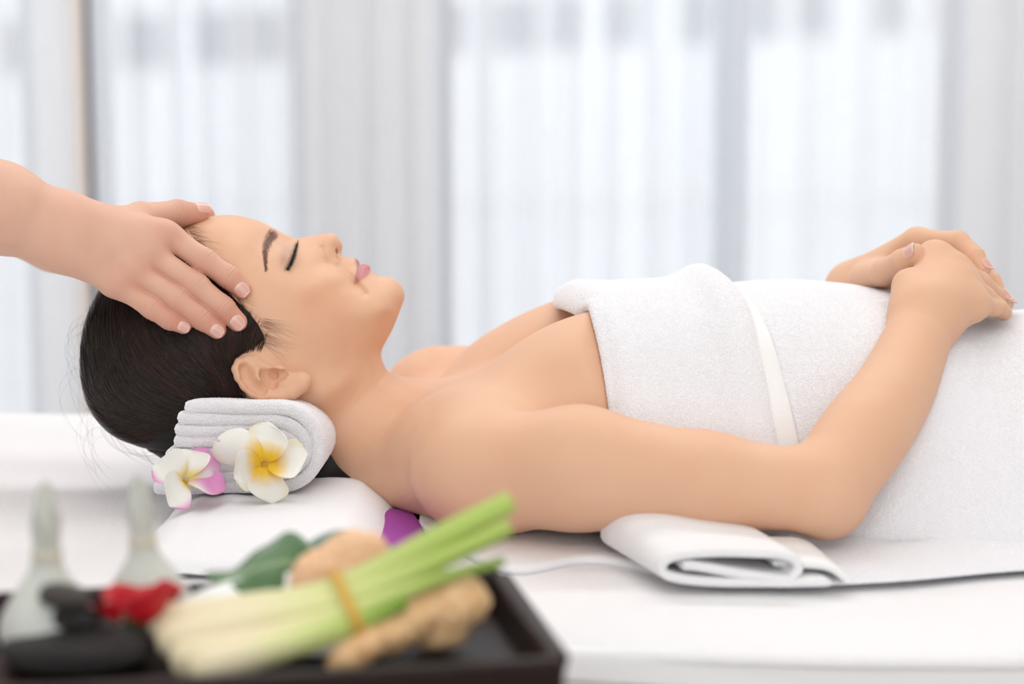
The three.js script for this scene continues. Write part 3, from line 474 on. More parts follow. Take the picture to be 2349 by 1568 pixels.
// ---- a hand: palm capsules joined softly, each finger a chain of its own
function handField(palm, fingers, k = 0.008, kp = 0.014, wrinkles = true) {
  const P = blend(palm.map(([a, b, ra, rb]) => cap(a, b, ra, rb)), kp);
  const F = fingers.map((f) => {
    const seg = []; for (let i = 0; i < f.length - 1; i++) seg.push(cap(f[i][0], f[i + 1][0], f[i][1], f[i + 1][1]));
    const joints = f.slice(1, -1).map(([p, r]) => ({ p, r, ax: f[2][0].clone().sub(f[0][0]).normalize() }));
    const c = f[0][0].clone().add(f[f.length - 1][0]).multiplyScalar(0.5), R = f[0][0].distanceTo(f[f.length - 1][0]) / 2 + 0.014;
    const chain = blend(seg, 0.003);
    return bounded((x, y, z) => {
      let d = chain(x, y, z);
      if (wrinkles && Math.abs(d) < 0.003) for (const j of joints) { const dx = x - j.p.x, dy = y - j.p.y, dz = z - j.p.z; if (dx * dx + dy * dy + dz * dz > 0.0004) continue; const t = dx * j.ax.x + dy * j.ax.y + dz * j.ax.z; d += 0.0006 * (gauss(t, 0.0007) + 0.8 * gauss(t - 0.0027, 0.0006) + 0.7 * gauss(t + 0.0026, 0.0006)) - 0.0007 * gauss(t, 0.005); }
      return d;
    }, c, R, 0.02);
  });
  return (x, y, z) => { let d = 1e9; for (const f of F) d = smin(d, f(x, y, z), 0.0016); return smin(P(x, y, z), d, k); };
}
// a fingernail lying on a finger's end: from the last joint towards the tip, its back facing `out`
function nailGeo(joint, tip, r, out, len = 0.0105, wide = 0.0062, over = 0.0008) {
  const t = tip.clone().sub(joint).normalize(), n = out.clone().addScaledVector(t, -out.dot(t)).normalize(), s = t.clone().cross(n);
  const e = tip.clone().addScaledVector(t, r * 0.62 + over);
  const g = cloth(14, 14, (u, v) => { const y = (u - 0.5) * 2, x = v, half = wide * Math.pow(Math.max(0.02, 1 - Math.pow(Math.abs(x * 2 - 1.02), 3.2)), 0.42), q = y * half; const dome = Math.sqrt(Math.max(0, r * r * 1.02 - q * q)); const along = -len * (1 - x); const droop = r * 0.2 * Math.max(0, x - 0.35) ** 2; return e.clone().addScaledVector(t, along).addScaledVector(s, q).addScaledVector(n, dome * 0.985 + 0.0002 - droop); }, 0.0007, 0.0006);
  return paintUV(g, (u, v) => tint(tint(L3('#ecc8bb'), L3('#e3aea0'), sstep(0.0, 0.35, v)), L3('#f3ded2'), 0.8 * sstep(0.88, 0.93, v)));
}
const nailMat = phys({ color: 0xffffff, vertexColors: true, roughness: 0.25, clearcoat: 0.4, clearcoatRoughness: 0.2 });

const r1 = (px, py, z, r) => [at(px, py, z), r];
// her right hand (near), lying on her belly under the left one
const RH_FINGERS = [
  [r1(2150, 590, 0.035, .0095), r1(2210, 626, 0.02, .009), r1(2244, 662, 0.004, .008), r1(2266, 684, -0.008, .007)],
  [r1(2185, 615, 0.042, .0095), r1(2248, 650, 0.03, .009), r1(2280, 680, 0.012, .008), r1(2298, 700, 0.0, .007)],
  [r1(2200, 645, 0.052, .0092), r1(2258, 682, 0.044, .0085), r1(2288, 706, 0.032, .0075), r1(2302, 716, 0.022, .0068)],
  [r1(2212, 684, 0.064, .008), r1(2252, 700, 0.058, .0073), r1(2276, 706, 0.05, .0066), r1(2294, 706, 0.043, .006)],
];
const RH_PALM = [[WRIST, at(2140, 592, 0.035), .022, .0125], [WRIST, at(2185, 622, 0.045), .0215, .0125], [WRIST, at(2205, 655, 0.055), .021, .012], [WRIST, at(2212, 685, 0.066), .02, .0115], [at(2110, 700, 0.085), at(2082, 652, 0.07), .0185, .0115], [at(2160, 708, 0.082), at(2232, 706, 0.072), .0145, .0105]];
const RIGHT_HAND = handField(RH_PALM, RH_FINGERS, 0.014, 0.014, false);
// her left hand (far), laid over it
const LW = at(1955, 660, -0.085);
const LH_FINGERS = [
  [r1(2108, 553, -0.02, .0095), r1(2198, 556, 0.0, .0088), r1(2236, 590, 0.014, .0078), r1(2255, 614, 0.02, .0068)],
  [r1(2120, 566, -0.035, .0095), r1(2222, 590, -0.018, .009), r1(2272, 648, 0.0, .008), r1(2298, 684, 0.008, .0068)],
  [r1(2125, 585, -0.052, .0092), r1(2228, 618, -0.038, .0088), r1(2282, 668, -0.022, .0078), r1(2308, 694, -0.014, .0066)],
  [r1(2120, 605, -0.068, .0085), r1(2215, 640, -0.06, .0078), r1(2262, 680, -0.048, .007), r1(2288, 700, -0.04, .006)],
  [r1(1985, 638, -0.045, .012), r1(2030, 624, 0.0, .0108), r1(2072, 600, 0.03, .0096), r1(2100, 581, 0.042, .008)],
];
const LH_PALM = [[LW, at(2100, 556, -0.02), .0155, .0115], [LW, at(2112, 570, -0.035), .016, .012], [LW, at(2115, 588, -0.052), .016, .0115], [LW, at(2110, 606, -0.068), .017, .011], [at(1965, 668, -0.07), at(2015, 638, -0.03), .014, .0125]];
const LEFT_HAND = handField(LH_PALM, LH_FINGERS, 0.008, 0.014);

const headC = hp(560, 770, 0), rhC = at(2170, 660, 0.045), lhC = at(2110, 610, -0.03), armC = at(1560, 980, 0.2);
const skull = bounded(skullField, headC, 0.17, 0.06);
const rhF = bounded(RIGHT_HAND, rhC, 0.09, 0.04), lhF = bounded(LEFT_HAND, lhC, 0.1, 0.04);
const armF = bounded((x, y, z) => smin(NEAR_ARM(x, y, z), FORE(x, y, z), 0.014), armC, 0.24, 0.06), farF = bounded(FAR_ARM, at(1400, 830, -0.2), 0.27, 0.06);
function womanField(x, y, z) {
  let d = smin(TRUNK(x, y, z), CHEST(x, y, z), 0.018);
  if (x > 0.02) { d = smin(d, LEGS(x, y, z), 0.03); d = smax(d, (y - towelTop(x, z) + mix(-0.03, 0.006, sstep(0.03, 0.085, x))) * 0.75, 0.004); }
  d = smin(d, farF(x, y, z), 0.022); d = smin(d, armF(x, y, z), mix(0.022, 0.009, sstep(-0.01, 0.03, x)));
  d = smin(d, NECK(x, y, z), 0.028);
  let h = skull(x, y, z);
  if (h < 0.05) { h = smin(h, earField(x, y, z), 0.003); const dx = x - nostrilAt.x, dy = y - nostrilAt.y; if (dx * dx + dy * dy < 0.0004) { const q = (zz) => nostril(x, y, zz); h = smax(h, -q(z), 0.0012); } }
  d = smin(d, h, 0.016);
  if (y < TOP + 0.03) d = smax(d, TOP + 0.0065 - y, 0.006);   // flattened where she lies on the bed
  const l = Math.min(rhF(x, y, z) , 1); if (l < 0.06) d = smin(d, l, 0.012);
  const m = lhF(x, y, z); if (m < 0.06) d = Math.abs(d) < 0.06 && (x > 0.25 && farF(x, y, z) > m - 0.02) ? Math.min(d, m) : smin(d, m, 0.01);
  return d;
}
const segd = (x, y, pts) => { let best = 1e9; for (let k = 0; k < pts.length - 1; k++) { const [ax, ay] = pts[k], [bx, by] = pts[k + 1], ux = bx - ax, uy = by - ay, t = clamp(((x - ax) * ux + (y - ay) * uy) / (ux * ux + uy * uy), 0, 1); best = Math.min(best, (x - ax - ux * t) ** 2 + (y - ay - uy * t) ** 2); } return Math.sqrt(best); };
const inPoly = (x, y, P) => { let odd = false; for (let i = 0, j = P.length - 1; i < P.length; j = i++) if ((P[i][1] > y) !== (P[j][1] > y) && x < (P[j][0] - P[i][0]) * (y - P[i][1]) / (P[j][1] - P[i][1]) + P[i][0]) odd = !odd; return odd; };
const signed = (x, y, P) => segd(x, y, [...P, P[0]]) * (inPoly(x, y, P) ? 1 : -1);
const UPPER_LIP = [[811, 590], [819, 591], [825, 598], [827.5, 605], [824, 619], [819.5, 635], [815, 649], [814.5, 640], [817, 624], [818, 610], [816, 600]], LOWER_LIP = [[827, 605], [835, 602], [846, 605], [852, 614], [848, 627], [839, 636], [828, 644], [815, 652], [819.5, 636], [824, 619]];
const BROW = [[629, 524], [640, 536], [636, 547], [622, 561], [616, 579], [613, 599], [611, 620], [607, 602], [602, 580], [601, 562], [609, 545]];
const LASH = [[680, 560], [674, 577], [670, 590], [664, 604], [656, 618]];
function faceColour(x, y, z) {
  const p = V(x, y, z), dep = depthOf(p), px = IMG_W / 2 + x / dep * FOCAL, q = p.sub(EYE), py = IMG_H / 2 - q.dot(HU) / dep * FOCAL;
  const [, , w] = toHead(x, y, z);
  let c = SKIN; const n = fbm(x * 60, y * 60, z * 60, 3) * 0.5;
  c = tint(c, SKIN_PINK, clamp(0.12 + 0.3 * n, 0, 0.5));
  const [mx, my] = w >= 0 ? [px, py] : (() => { const [X, Y] = toHead(x, y, z); return [IMG_W / 2 + (X - IMG_W / 2) * HD / (HD + w), IMG_H / 2 + (Y - IMG_H / 2) * HD / (HD + w)]; })();
  const r = (cx, cy, sx, sy) => Math.exp(-(((mx - cx) / sx) ** 2 + ((my - cy) / sy) ** 2) / 2);
  c = tint(c, L3('#dc9878'), 0.45 * r(740, 700, 50, 40) + 0.25 * r(765, 560, 22, 20) + 0.2 * r(620, 880, 60, 40));
  if (mx > 595 && mx < 870 && my > 510 && my < 665) {
    c = tint(c, UPPER, 0.85 * sstep(-1.5, 2, signed(mx, my, UPPER_LIP)) * (Math.abs(w) < 0.03 ? 1 : 0)); c = tint(c, LIP, 0.8 * sstep(-2, 2.5, signed(mx, my, LOWER_LIP)) * (Math.abs(w) < 0.03 ? 1 : 0));
    c = tint(c, L3('#8f5f58'), 0.55 * sstep(-2, 4, signed(mx, my, BROW)));
    const d = segd(mx, my, LASH), side = mx - 676; c = tint(c, L3('#4a3a3a'), 0.85 * gauss(d, 3)); c = tint(c, L3('#a67f74'), 0.5 * r(651, 598, 12, 14) + 0.3 * r(660, 575, 12, 14));
  }
  return c;
}
function bodyColour(x, y, z) { const n = fbm(x * 22, y * 22, z * 22, 3) * 0.5; return tint(SKIN, SKIN_PINK, clamp(0.14 + 0.3 * n, 0, 0.5)); }
const womanColour = (x, y, z) => x < -0.06 ? faceColour(x, y, z) : bodyColour(x, y, z);

const woman = group('person', V(0.0, TOP, 0.0));
tag(woman, 'dark-haired woman lying on her back with closed eyes, wrapped in a white towel, hands folded', 'person');
{
  const split = -0.076;
  const parts = [
    netMesh(womanField, V(-0.36, TOP - 0.005, -0.23), V(split, TOP + 0.24, 0.24), 0.0015, womanColour),
    netMesh(womanField, V(split - 0.002, TOP - 0.005, -0.34), V(0.5, TOP + 0.25, 0.31), 0.003, womanColour),
    netMesh(womanField, V(0.4985, TOP - 0.01, -0.3), V(1.16, TOP + 0.22, 0.3), 0.008, womanColour),
  ];
  const g = mergeGeometries(parts); g.translate(0, -TOP, 0);
  mesh('body', g, skinMat, woman);
}
// ---------------------------------------------------------------- her hair, brows and lashes
const HAIRLINE = [[420, 470], [430, 515], [458, 568], [505, 628], [550, 676], [582, 706], [606, 738], [622, 770], [617, 790], [596, 806], [572, 818], [548, 828], [537, 842], [540, 862], [556, 892], [584, 925], [630, 960], [690, 1000], [690, 1120], [80, 1120], [80, 470]];
const hairSigned = (() => { const g = 4, nx = 180, ny = 180, x0 = 90, y0 = 430, F = new Float32Array(nx * ny); for (let j = 0; j < ny; j++) for (let i = 0; i < nx; i++) F[j * nx + i] = signed(x0 + i * g, y0 + j * g, HAIRLINE); return (x, y) => { const fx = clamp((x - x0) / g, 0, nx - 1.01), fy = clamp((y - y0) / g, 0, ny - 1.01), i = Math.floor(fx), j = Math.floor(fy), u = fx - i, v = fy - j, o = j * nx + i; return mix(mix(F[o], F[o + 1], u), mix(F[o + nx], F[o + nx + 1], u), v); }; })();
const pixelOf = (X, Y, w) => [IMG_W / 2 + (X - IMG_W / 2) * HD / (HD - Math.abs(w)), IMG_H / 2 + (Y - IMG_H / 2) * HD / (HD - Math.abs(w))];
const tail = blend([cap(hp(500, 985, 0), hp(700, 1075, 0), 0.04, 0.035), cap(hp(700, 1075, 0), at(850, 1140, 0.045), 0.033, 0.02), cap(at(850, 1140, 0.045), at(985, 1188, 0.08), 0.02, 0.012)], 0.02);
const tailC = hp(700, 1070, 0);
const thickAt = (q) => -2.5 + 2.7 * sstep(2, 18, q) + 5.4 * sstep(8, 75, q);
function hairField(x, y, z) {
  const [X, Y, w] = toHead(x, y, z), s = skullField(x, y, z);
  let d = s;
  if (s < 0.03) { const [px, py] = pixelOf(X, Y, w), q = hairSigned(px, py); d = s - thickAt(q) / 1000; const D = earField(x, y, z); d = smax(d, -(D - 0.0015), 0.004); }
  const t = bounded(tail, tailC, 0.16, 0.05)(x, y, z);
  return smin(d, t, 0.03);
}
const HAIR = L3('#2a1d19'), HAIR_WARM = L3('#4a2d22'), HAIR_DARK = L3('#140e0d'), WISP = L3('#7a5444');
const hairMat = new THREE.MeshPhysicalMaterial({ color: 0xffffff, vertexColors: true, roughness: 0.42, specularIntensity: 0.6 });
const NAPE = [600, 1000];
function flowAt(x, y) {
  let dx = NAPE[0] - x, dy = NAPE[1] - y; const a = Math.atan2(dy, dx);
  const turn = 1.05 * sstep(430, 185, x) * sstep(1035, 840, y) + 0.5 * sstep(470, 620, x) * sstep(900, 780, y) - 0.12 * sstep(700, 520, y);
  return a + turn;
}
function makeHair(parent, originY) {
  const shift = (g) => g.translate(0, -originY, 0);
  const cap_ = mesh('hair', shift(netMesh(hairField, V(-0.365, TOP - 0.01, -0.12), V(-0.05, TOP + 0.24, 0.12), 0.0022, () => HAIR_DARK)), hairMat, parent);
  const r = rng(77), list = [];
  const surf = (px, py, off) => { let w = 45; for (let k = 0; k < 8; k++) { const [X, Y] = flat(px, py, w / 1000); const t = Math.max(0, thickAt(hairSigned(px, py))) + off, G = headMap.G(X, Y); w = mix(w, Math.sqrt(Math.max(0, headMap.H(X, Y) + t * (Math.sqrt(4 * w * w + G * G) + 2))), 0.7); } return w > 3 ? hp(px, py, w) : null; };
  let tries = 0;
  while (list.length < 6000 && tries++ < 30000) {
    let x = 180 + r() * 450, y = 500 + r() * 545; const q = hairSigned(x, y); if (r() > sstep(-10, 22, q)) continue;
    const pts = [], thin = [], n = 9 + Math.floor(r() * 9), step = 9, wig = (r() - 0.5) * 0.16, off = 0.15 + r() * 0.6; let h = null;
    for (let k = 0; k < n; k++) { const p = surf(x, y, off + 0.25 * Math.sin(k * 0.5 + list.length)); if (!p) break; const Q = hairSigned(x, y); if (Q < -9) break; if (earField(p.x, p.y, p.z) < 0.0012) break; pts.push(p); thin.push(mix(0.22, 1, sstep(-4, 30, Q)) * Math.min(1, (k + 0.3) / 3)); const a = flowAt(x, y) + wig + 0.1 * noise(x * 0.02, y * 0.02, 4); x += Math.cos(a) * step; y += Math.sin(a) * step; }
    if (pts.length < 4) continue;
    const lock = fbm(pts[0].x * 90 + 3, pts[0].z * 60, pts[0].y * 50, 2), warm = clamp(0.25 + 0.9 * lock + (r() - 0.5) * 0.3, 0, 1) * sstep(180, 480, x);
    const rad = 0.0002 + r() * 0.00015; list.push({ pts, r: thin.map((t, k) => rad * t * (k === pts.length - 1 ? 0.25 : 1)), c: tint(HAIR, HAIR_WARM, warm * 0.8).map((v) => v * (0.55 + 0.8 * r())) });
  }
  const locks = mesh('hair_strands', shift(strands(list)), hairMat, cap_); locks.userData.kind = 'stuff';
  // loose hairs: at the temple, at the hairline, and standing off the crown and the nape
  const loose = [], bez = (a, b, c, d, n = 14) => new THREE.CubicBezierCurve3(a, b, c, d).getPoints(n);
  for (let i = 0; i < 110; i++) { const t = r(), x = mix(600, 628, r()), y = mix(735, 795, t), len = 25 + r() * 80, a = mix(0.1, 0.75, r()) * (0.6 + 0.5 * t), b = a + (r() - 0.3) * 0.5, P = []; let cx = x - 14, cy = y - 6; for (let k = 0; k <= 8; k++) { P.push(onHead(cx, cy, 0.3 + 0.2 * r())); const q = mix(a, b, k / 8); cx += Math.cos(q) * len / 8; cy += Math.sin(q) * len / 8; } loose.push({ pts: P, r: P.map((_, k) => 0.000045 * (1.05 - k / 8.5)), c: WISP }); }
  for (let i = 0; i < 260; i++) { const t = Math.pow(r(), 1.4), bx = mix(446, 590, t), by = mix(515, 715, t), len = 22 + r() * 46; let a = mix(0.05, 0.75, t) + (r() - 0.5) * 0.7, cx = bx - 24, cy = by; const P = []; for (let k = 0; k <= 6; k++) { P.push(onHead(cx, cy, 0.25)); cx += Math.cos(a) * len / 6; cy += Math.sin(a) * len / 6; a += 0.1 * (1 - t); } loose.push({ pts: P, r: P.map((_, k) => 0.00005 * (1.1 - k / 6.2)), c: WISP }); }
  for (let i = 0; i < 34; i++) { const t = r(), a0 = mix(690, 1010, t), x0 = 190 + 40 * gauss(t - 1, 0.3) + 20 * gauss(t, 0.2), b = 14 + r() * 62, z = (r() - 0.5) * 60; loose.push({ pts: bez(hp(x0 + 14, a0, z), hp(x0 - b, a0 + 10 - r() * 40, z), hp(x0 - b * (0.6 + r()), a0 + 60 + r() * 60, z), hp(x0 + (r() - 0.3) * 60, a0 + 90 + r() * 90, z + 5)), r: 0.00004 + 0.00002 * r(), c: HAIR_WARM }); }
  for (let i = 0; i < 26; i++) { const t = r(), x0 = mix(215, 330, t), y0 = mix(985, 1035, t), z = r() * 30; loose.push({ pts: bez(hp(x0, y0 - 10, z), hp(x0 + 20, y0 + 20 + 40 * r(), z + 4), hp(x0 + 80, y0 + 40 + 40 * r(), z + 8), hp(x0 + 120 + 60 * r(), y0 + 30 + 40 * r(), z + 10)), r: 0.00004, c: HAIR_WARM }); }
  mesh('loose_hair', shift(strands(loose)), hairMat, cap_).userData.kind = 'stuff';
  // eyebrow and lashes, both sides alike
  const bl = [], cy = curve([[631, 535, 0], [618, 549, 0], [610, 570, 0], [608, 592, 0], [610, 617, 0]]), other = (p) => { const [X, Y, w] = toHead(p.x, p.y, p.z); return fromHead(X, Y, -w); };
  for (let i = 0; i < 680; i++) { const t = Math.pow(r(), 1.3), c = cy.getPoint(t), wide = mix(13.5, 2.4, Math.pow(t, 0.8)), o = (r() + r() + r() - 1.5) * 0.9 * wide, tan = cy.getTangent(t), x = c.x - tan.y * o, y = c.y + tan.x * o - (1 - t) * 4, a = Math.atan2(tan.y, tan.x) + o / wide * 0.3 - (1 - t) * 0.35, len = 5 + r() * 5, P = []; for (let k = 0; k <= 4; k++) P.push(onHead(x + Math.cos(a) * len * k / 4, y + Math.sin(a) * len * k / 4, 0.15 + 0.15 * Math.sin(k / 4 * 3))); const cc = tint(L3('#936a5c'), L3('#6b483e'), r()); bl.push({ pts: P, r: 0.00006, c: cc }); bl.push({ pts: P.map(other), r: 0.00006, c: cc }); }
  mesh('eyebrow', shift(strands(bl)), hairMat, parent).userData.kind = 'stuff';
  const ll = [], lc = curve([[680, 561, 0], [675, 576, 0], [670, 590, 0], [664, 604, 0], [657, 617, 0]]);
  for (let i = 0; i < 170; i++) { const t = i / 169, c = lc.getPoint(t), root = onHead(c.x + (r() - 0.5) * 2, c.y, 0.1), len = (0.0056 + 0.002 * r()) * (0.7 + 0.5 * Math.sin(t * 3.1)), out = V(0.55 + 0.2 * (r() - 0.5), 0.1 - 0.55 * t + 0.75 * (1 - t) * (1 - t), 0.75).normalize(), up = V(-0.12, 0.85, 0.2); const P = []; for (let k = 0; k <= 6; k++) { const s = k / 6; P.push(root.clone().addScaledVector(out, len * s).addScaledVector(up, len * 0.35 * s * s)); } const rr = P.map((_, k) => 0.00017 * (1.05 - k / 6.3)); ll.push({ pts: P, r: rr, c: [0.008, 0.007, 0.008] }); ll.push({ pts: P.map(other), r: rr, c: [0.008, 0.007, 0.008] }); }
  mesh('eyelash', shift(strands(ll)), std({ color: 0xffffff, vertexColors: true, roughness: 0.6 }), parent).userData.kind = 'stuff';
}
makeHair(woman, TOP);
// nails of her folded hands
for (const [j, t, r, out, l, w] of [[LH_FINGERS[0][2], LH_FINGERS[0][3], .0068, V(0.75, 0.25, 0.55), .0115, .006], [LH_FINGERS[1][2], LH_FINGERS[1][3], .0068, V(0.75, 0.3, 0.5), .0115, .0058], [LH_FINGERS[2][2], LH_FINGERS[2][3], .0066, V(0.75, 0.3, 0.5), .011, .0056], [LH_FINGERS[4][2], LH_FINGERS[4][3], .008, V(-0.25, 0.6, 0.75), .0125, .0062]])
  mesh('fingernail', nailGeo(j[0], t[0], r, out, l, w, 0.002).translate(0, -TOP, 0), nailMat, woman);
// ---------------------------------------------------------------- the towel wrapped round her
{
  const apron = table([[-0.05, 0.27], [0.1, 0.3], [0.17, 0.312], [0.24, 0.3], [0.33, 0.275], [0.45, 0.245], [0.7, 0.23], [1.15, 0.23]]);
  const raw = (x, t) => { // t from the far foot (0) over the ridge (0.5) to the near foot (1)
    const h = towelTall(x) - TOP, w = towelNear(x) + 0.032, c = Math.cos(Math.PI * (1 - t)), p = Math.sign(c) * Math.pow(Math.abs(c), 0.85);
    return V(x, TOP + 0.006 + (h - 0.006) * Math.pow(Math.max(0, 1 - Math.pow(Math.abs(p), 2.8)), 1.12), p * w);
  };
  const section = (x, t, off = 0) => { const p = raw(x, t); if (off) { const q = raw(x, Math.min(1, t + 0.004)).sub(raw(x, Math.max(0, t - 0.004))); p.addScaledVector(V(0, q.z, -q.y).normalize(), off); } return p; };
  const X0 = at(1300, 700, 0).x, wrinkle = (x, t) => fbm(x * 6, t * 3.2, 4.2, 2) * 0.004 + 0.004 * gauss(((x - 0.31) * 1.2 + (t - 0.7) * 0.25), 0.02) * sstep(0.5, 0.7, t) - 0.004 * gauss(x - 0.385 + (t - 0.55) * 0.25, 0.018) + 0.003 * Math.sin(x * 40 + t * 9) * sstep(0.62, 0.95, t) * sstep(0.25, 0.4, x);
  const wrap = group('body_towel', V(0, TOP, 0));
  tag(wrap, 'white bath towel wrapped round the lying woman, folded over at the chest', 'towel');
  const down = (g) => g.translate(0, -TOP, 0);
  const pileMat = phys({ color: lin('#fffdff'), roughness: 1, specularIntensity: 0.1 }), seen = (p, n) => p.x < 0.47 && p.z > -0.16 && n.z * 0.96 + n.y * 0.3 > -0.25;
  const mainCloth = mesh('main_cloth', down(cloth(200, 90, (u, v) => { const x = mix(X0 + 0.075, 1.14, Math.pow(u, 1.25)); if (v < 0.86) return section(x, v / 0.86, 0.004 + wrinkle(x, v / 0.86)); const k = (v - 0.86) / 0.14, e = section(x, 1, 0.004 + wrinkle(x, 1)), z1 = apron(x) + 0.002 * Math.sin(x * 31); return V(x, mix(e.y, TOP + mix(0.0085, 0.0048, k) + 0.003 * noise(x * 14, k * 2.5, 5) * Math.sin(k * 3.1), sstep(0, 0.25, k)), mix(e.z, z1, k)); }, 0.006, 0.006)), terryWhite, wrap);
  // the turned-over flap: slanting left edge over the breast, slanting right edge
  const leftAt = (t) => { const p = mix(0, 1, t); return at(1262, 690, -0.03).x + 0.004 + table([[0, 0.03], [0.3, 0.012], [0.46, 0.0], [0.55, 0.018], [0.68, 0.033], [0.85, 0.042], [1, 0.046]])(p); };
  const rightAt = (t) => table([[0, 0.16], [0.42, 0.168], [0.52, 0.172], [0.6, 0.18], [0.72, 0.188], [0.86, 0.198], [1, 0.208]])(t);
  const swell = (u) => 0.0085 + 0.005 * gauss(u - 0.86, 0.09) + 0.002 * gauss(u - 0.06, 0.05);
  const flap = mesh('turned_flap', down(cloth(90, 110, (u, v) => { const t = mix(0.06, 0.985, v), x = mix(leftAt(t), rightAt(t), u); const lip = Math.pow(clamp(1 - u / 0.1, 0, 1), 2), end = Math.pow(clamp((u - 0.93) / 0.07, 0, 1), 2); const p = section(x, t, swell(u) + 0.006 * gauss(u - 0.87, 0.08) * gauss(t - 0.5, 0.1) - lip * 0.006 - end * 0.009 + fbm(x * 8, t * 4, 1.1, 2) * 0.002); const hug = 1 - sstep(0.0, 0.16, u); if (hug > 0) { const q = section(x, t, 1).sub(section(x, t, 0)).normalize(); for (let k = 0; k < 2; k++) p.addScaledVector(q, clamp(0.0052 - womanField(p.x, p.y, p.z), -0.005, 0.012) * hug); } return p; }, 0.009, 0.009)), terryWhite, wrap);
  pile(mainCloth, 1.7, pileMat, 91, (p, n) => seen(p, n) && p.x > 0.13); pile(flap, 1.8, pileMat, 92, seen);
  mesh('woven_hem', down(cloth(24, 110, (u, v) => { const t = mix(0.4, 0.985, v), x0 = rightAt(t) - 0.012, x1 = rightAt(t) + mix(0.006, 0.0165, sstep(0.45, 0.85, t)); return section(mix(x0, x1, u), t, 0.0105 - 0.002 * u + 0.0005 * Math.sin(t * 60)); }, 0.0035, 0.003)), ribWhite, wrap);
}
// ---------------------------------------------------------------- the rolled towel under her neck
{
  const g = group('neck_roll', at(553, 1130, 0.115));
  tag(g, 'rolled white terry towel under the head and neck of the lying woman', 'towel');
  // nested folds, open to the left, round on the right; the left ends slant
  const H = 0.0365, n = 2.3, rollPile = phys({ color: lin('#fffdff'), roughness: 1, specularIntensity: 0.1 });
  for (const [k, r] of [0.0325, 0.0238, 0.0151, 0.0064].entries()) {
    const rx = 0.058 - (0.0325 - r), start = (y) => -0.0415 - 0.37 * (0.0325 - y) + 0.002 * Math.sin(k * 2.2 + y * 90);
    const pts = []; for (let i = 0; i <= 20; i++) { const t = i / 20; pts.push(V(mix(start(r), rx - 0.034, t), r + 0.0012 * Math.sin(t * 5 + k) * (1 - t) - 0.002 * t * t * (k ? 0 : 1) * 0 , 0)); }
    for (let i = 1; i < 30; i++) { const a = Math.PI / 2 - Math.PI * i / 30; pts.push(V(rx - 0.034 + 0.034 * Math.pow(Math.abs(Math.cos(a)), 2 / n), Math.sign(Math.sin(a)) * Math.pow(Math.abs(Math.sin(a)), 2 / n) * r, 0)); }
    for (let i = 0; i <= 20; i++) { const t = i / 20; pts.push(V(mix(rx - 0.034, start(-r), t), -r + 0.001 * Math.sin(t * 6 + k * 2) * t, 0)); }
    const path = curve(pts).getSpacedPoints(220);
    const P = (u, v) => { const p = path[Math.round(u * 220)], z = mix(0.0005 * Math.sin(k * 5 + p.x * 90), -0.24, v); return V(p.x + v * 0.012, p.y + H - 0.016 * gauss(z + 0.115, 0.07) * sstep(-0.02, 0.02, p.y), z); };
    pile(mesh('terry_fold', cloth(220, 40, P, 0.0093, 0.003), terryWhite, g), 2.2, rollPile, 93 + k, (p, n) => p.z > 0.06 || (k === 0 && p.z > 0));
  }
}
// the flat cushion cloth that the roll lies on, and the purple cloth under it
{
  const P = (u, v) => {
    const e = 0.5 - Math.abs(u - 0.5), f = 0.5 - Math.abs(v - 0.5), dome = Math.pow(Math.min(1, e / 0.16), 0.55) * Math.pow(Math.min(1, f / 0.2), 0.5);
    const x = mix(-0.272, -0.1, u) + 0.012 * Math.sin(v * 3), z = mix(-0.1, 0.27, v);
    return V(x + (v - 0.5) * 0.0, TOP + 0.002 + 0.021 * dome + 0.002 * noise(x * 30, z * 20, 1) - 0.008 * gauss(u - 0.2, 0.04) * f, z);
  };
  const under = (u, v) => { const p = P(u, v); p.y = TOP + 0.001; return p; };
  const top = gridSurface(70, 60, P), bottom = gridSurface(70, 60, (u, v) => under(1 - u, v));
  tag(mesh('pillow_cloth', mergeGeometries([top, bottom].map(plain)), cottonWhite, scene), 'flat white cotton cushion under the rolled towel, beside the purple cloth', 'cushion');
  const q = (u, v) => { const z = mix(0.1, 0.25, v), x = mix(-0.12, -0.076, u) + 0.028 * v; return V(x, TOP + 0.006 + 0.006 * (1 - u) * (1 - v) + 0.001 * Math.sin(v * 9), z); };
  tag(mesh('purple_cloth', cloth(40, 40, q, 0.003, 0.003), phys({ color: lin('#a648a6'), roughness: 0.9, bumpMap: scaled(weave, 0.08), bumpScale: 0.0004 }), scene), 'purple cloth showing between the white cushion and her shoulder', 'cloth');
}
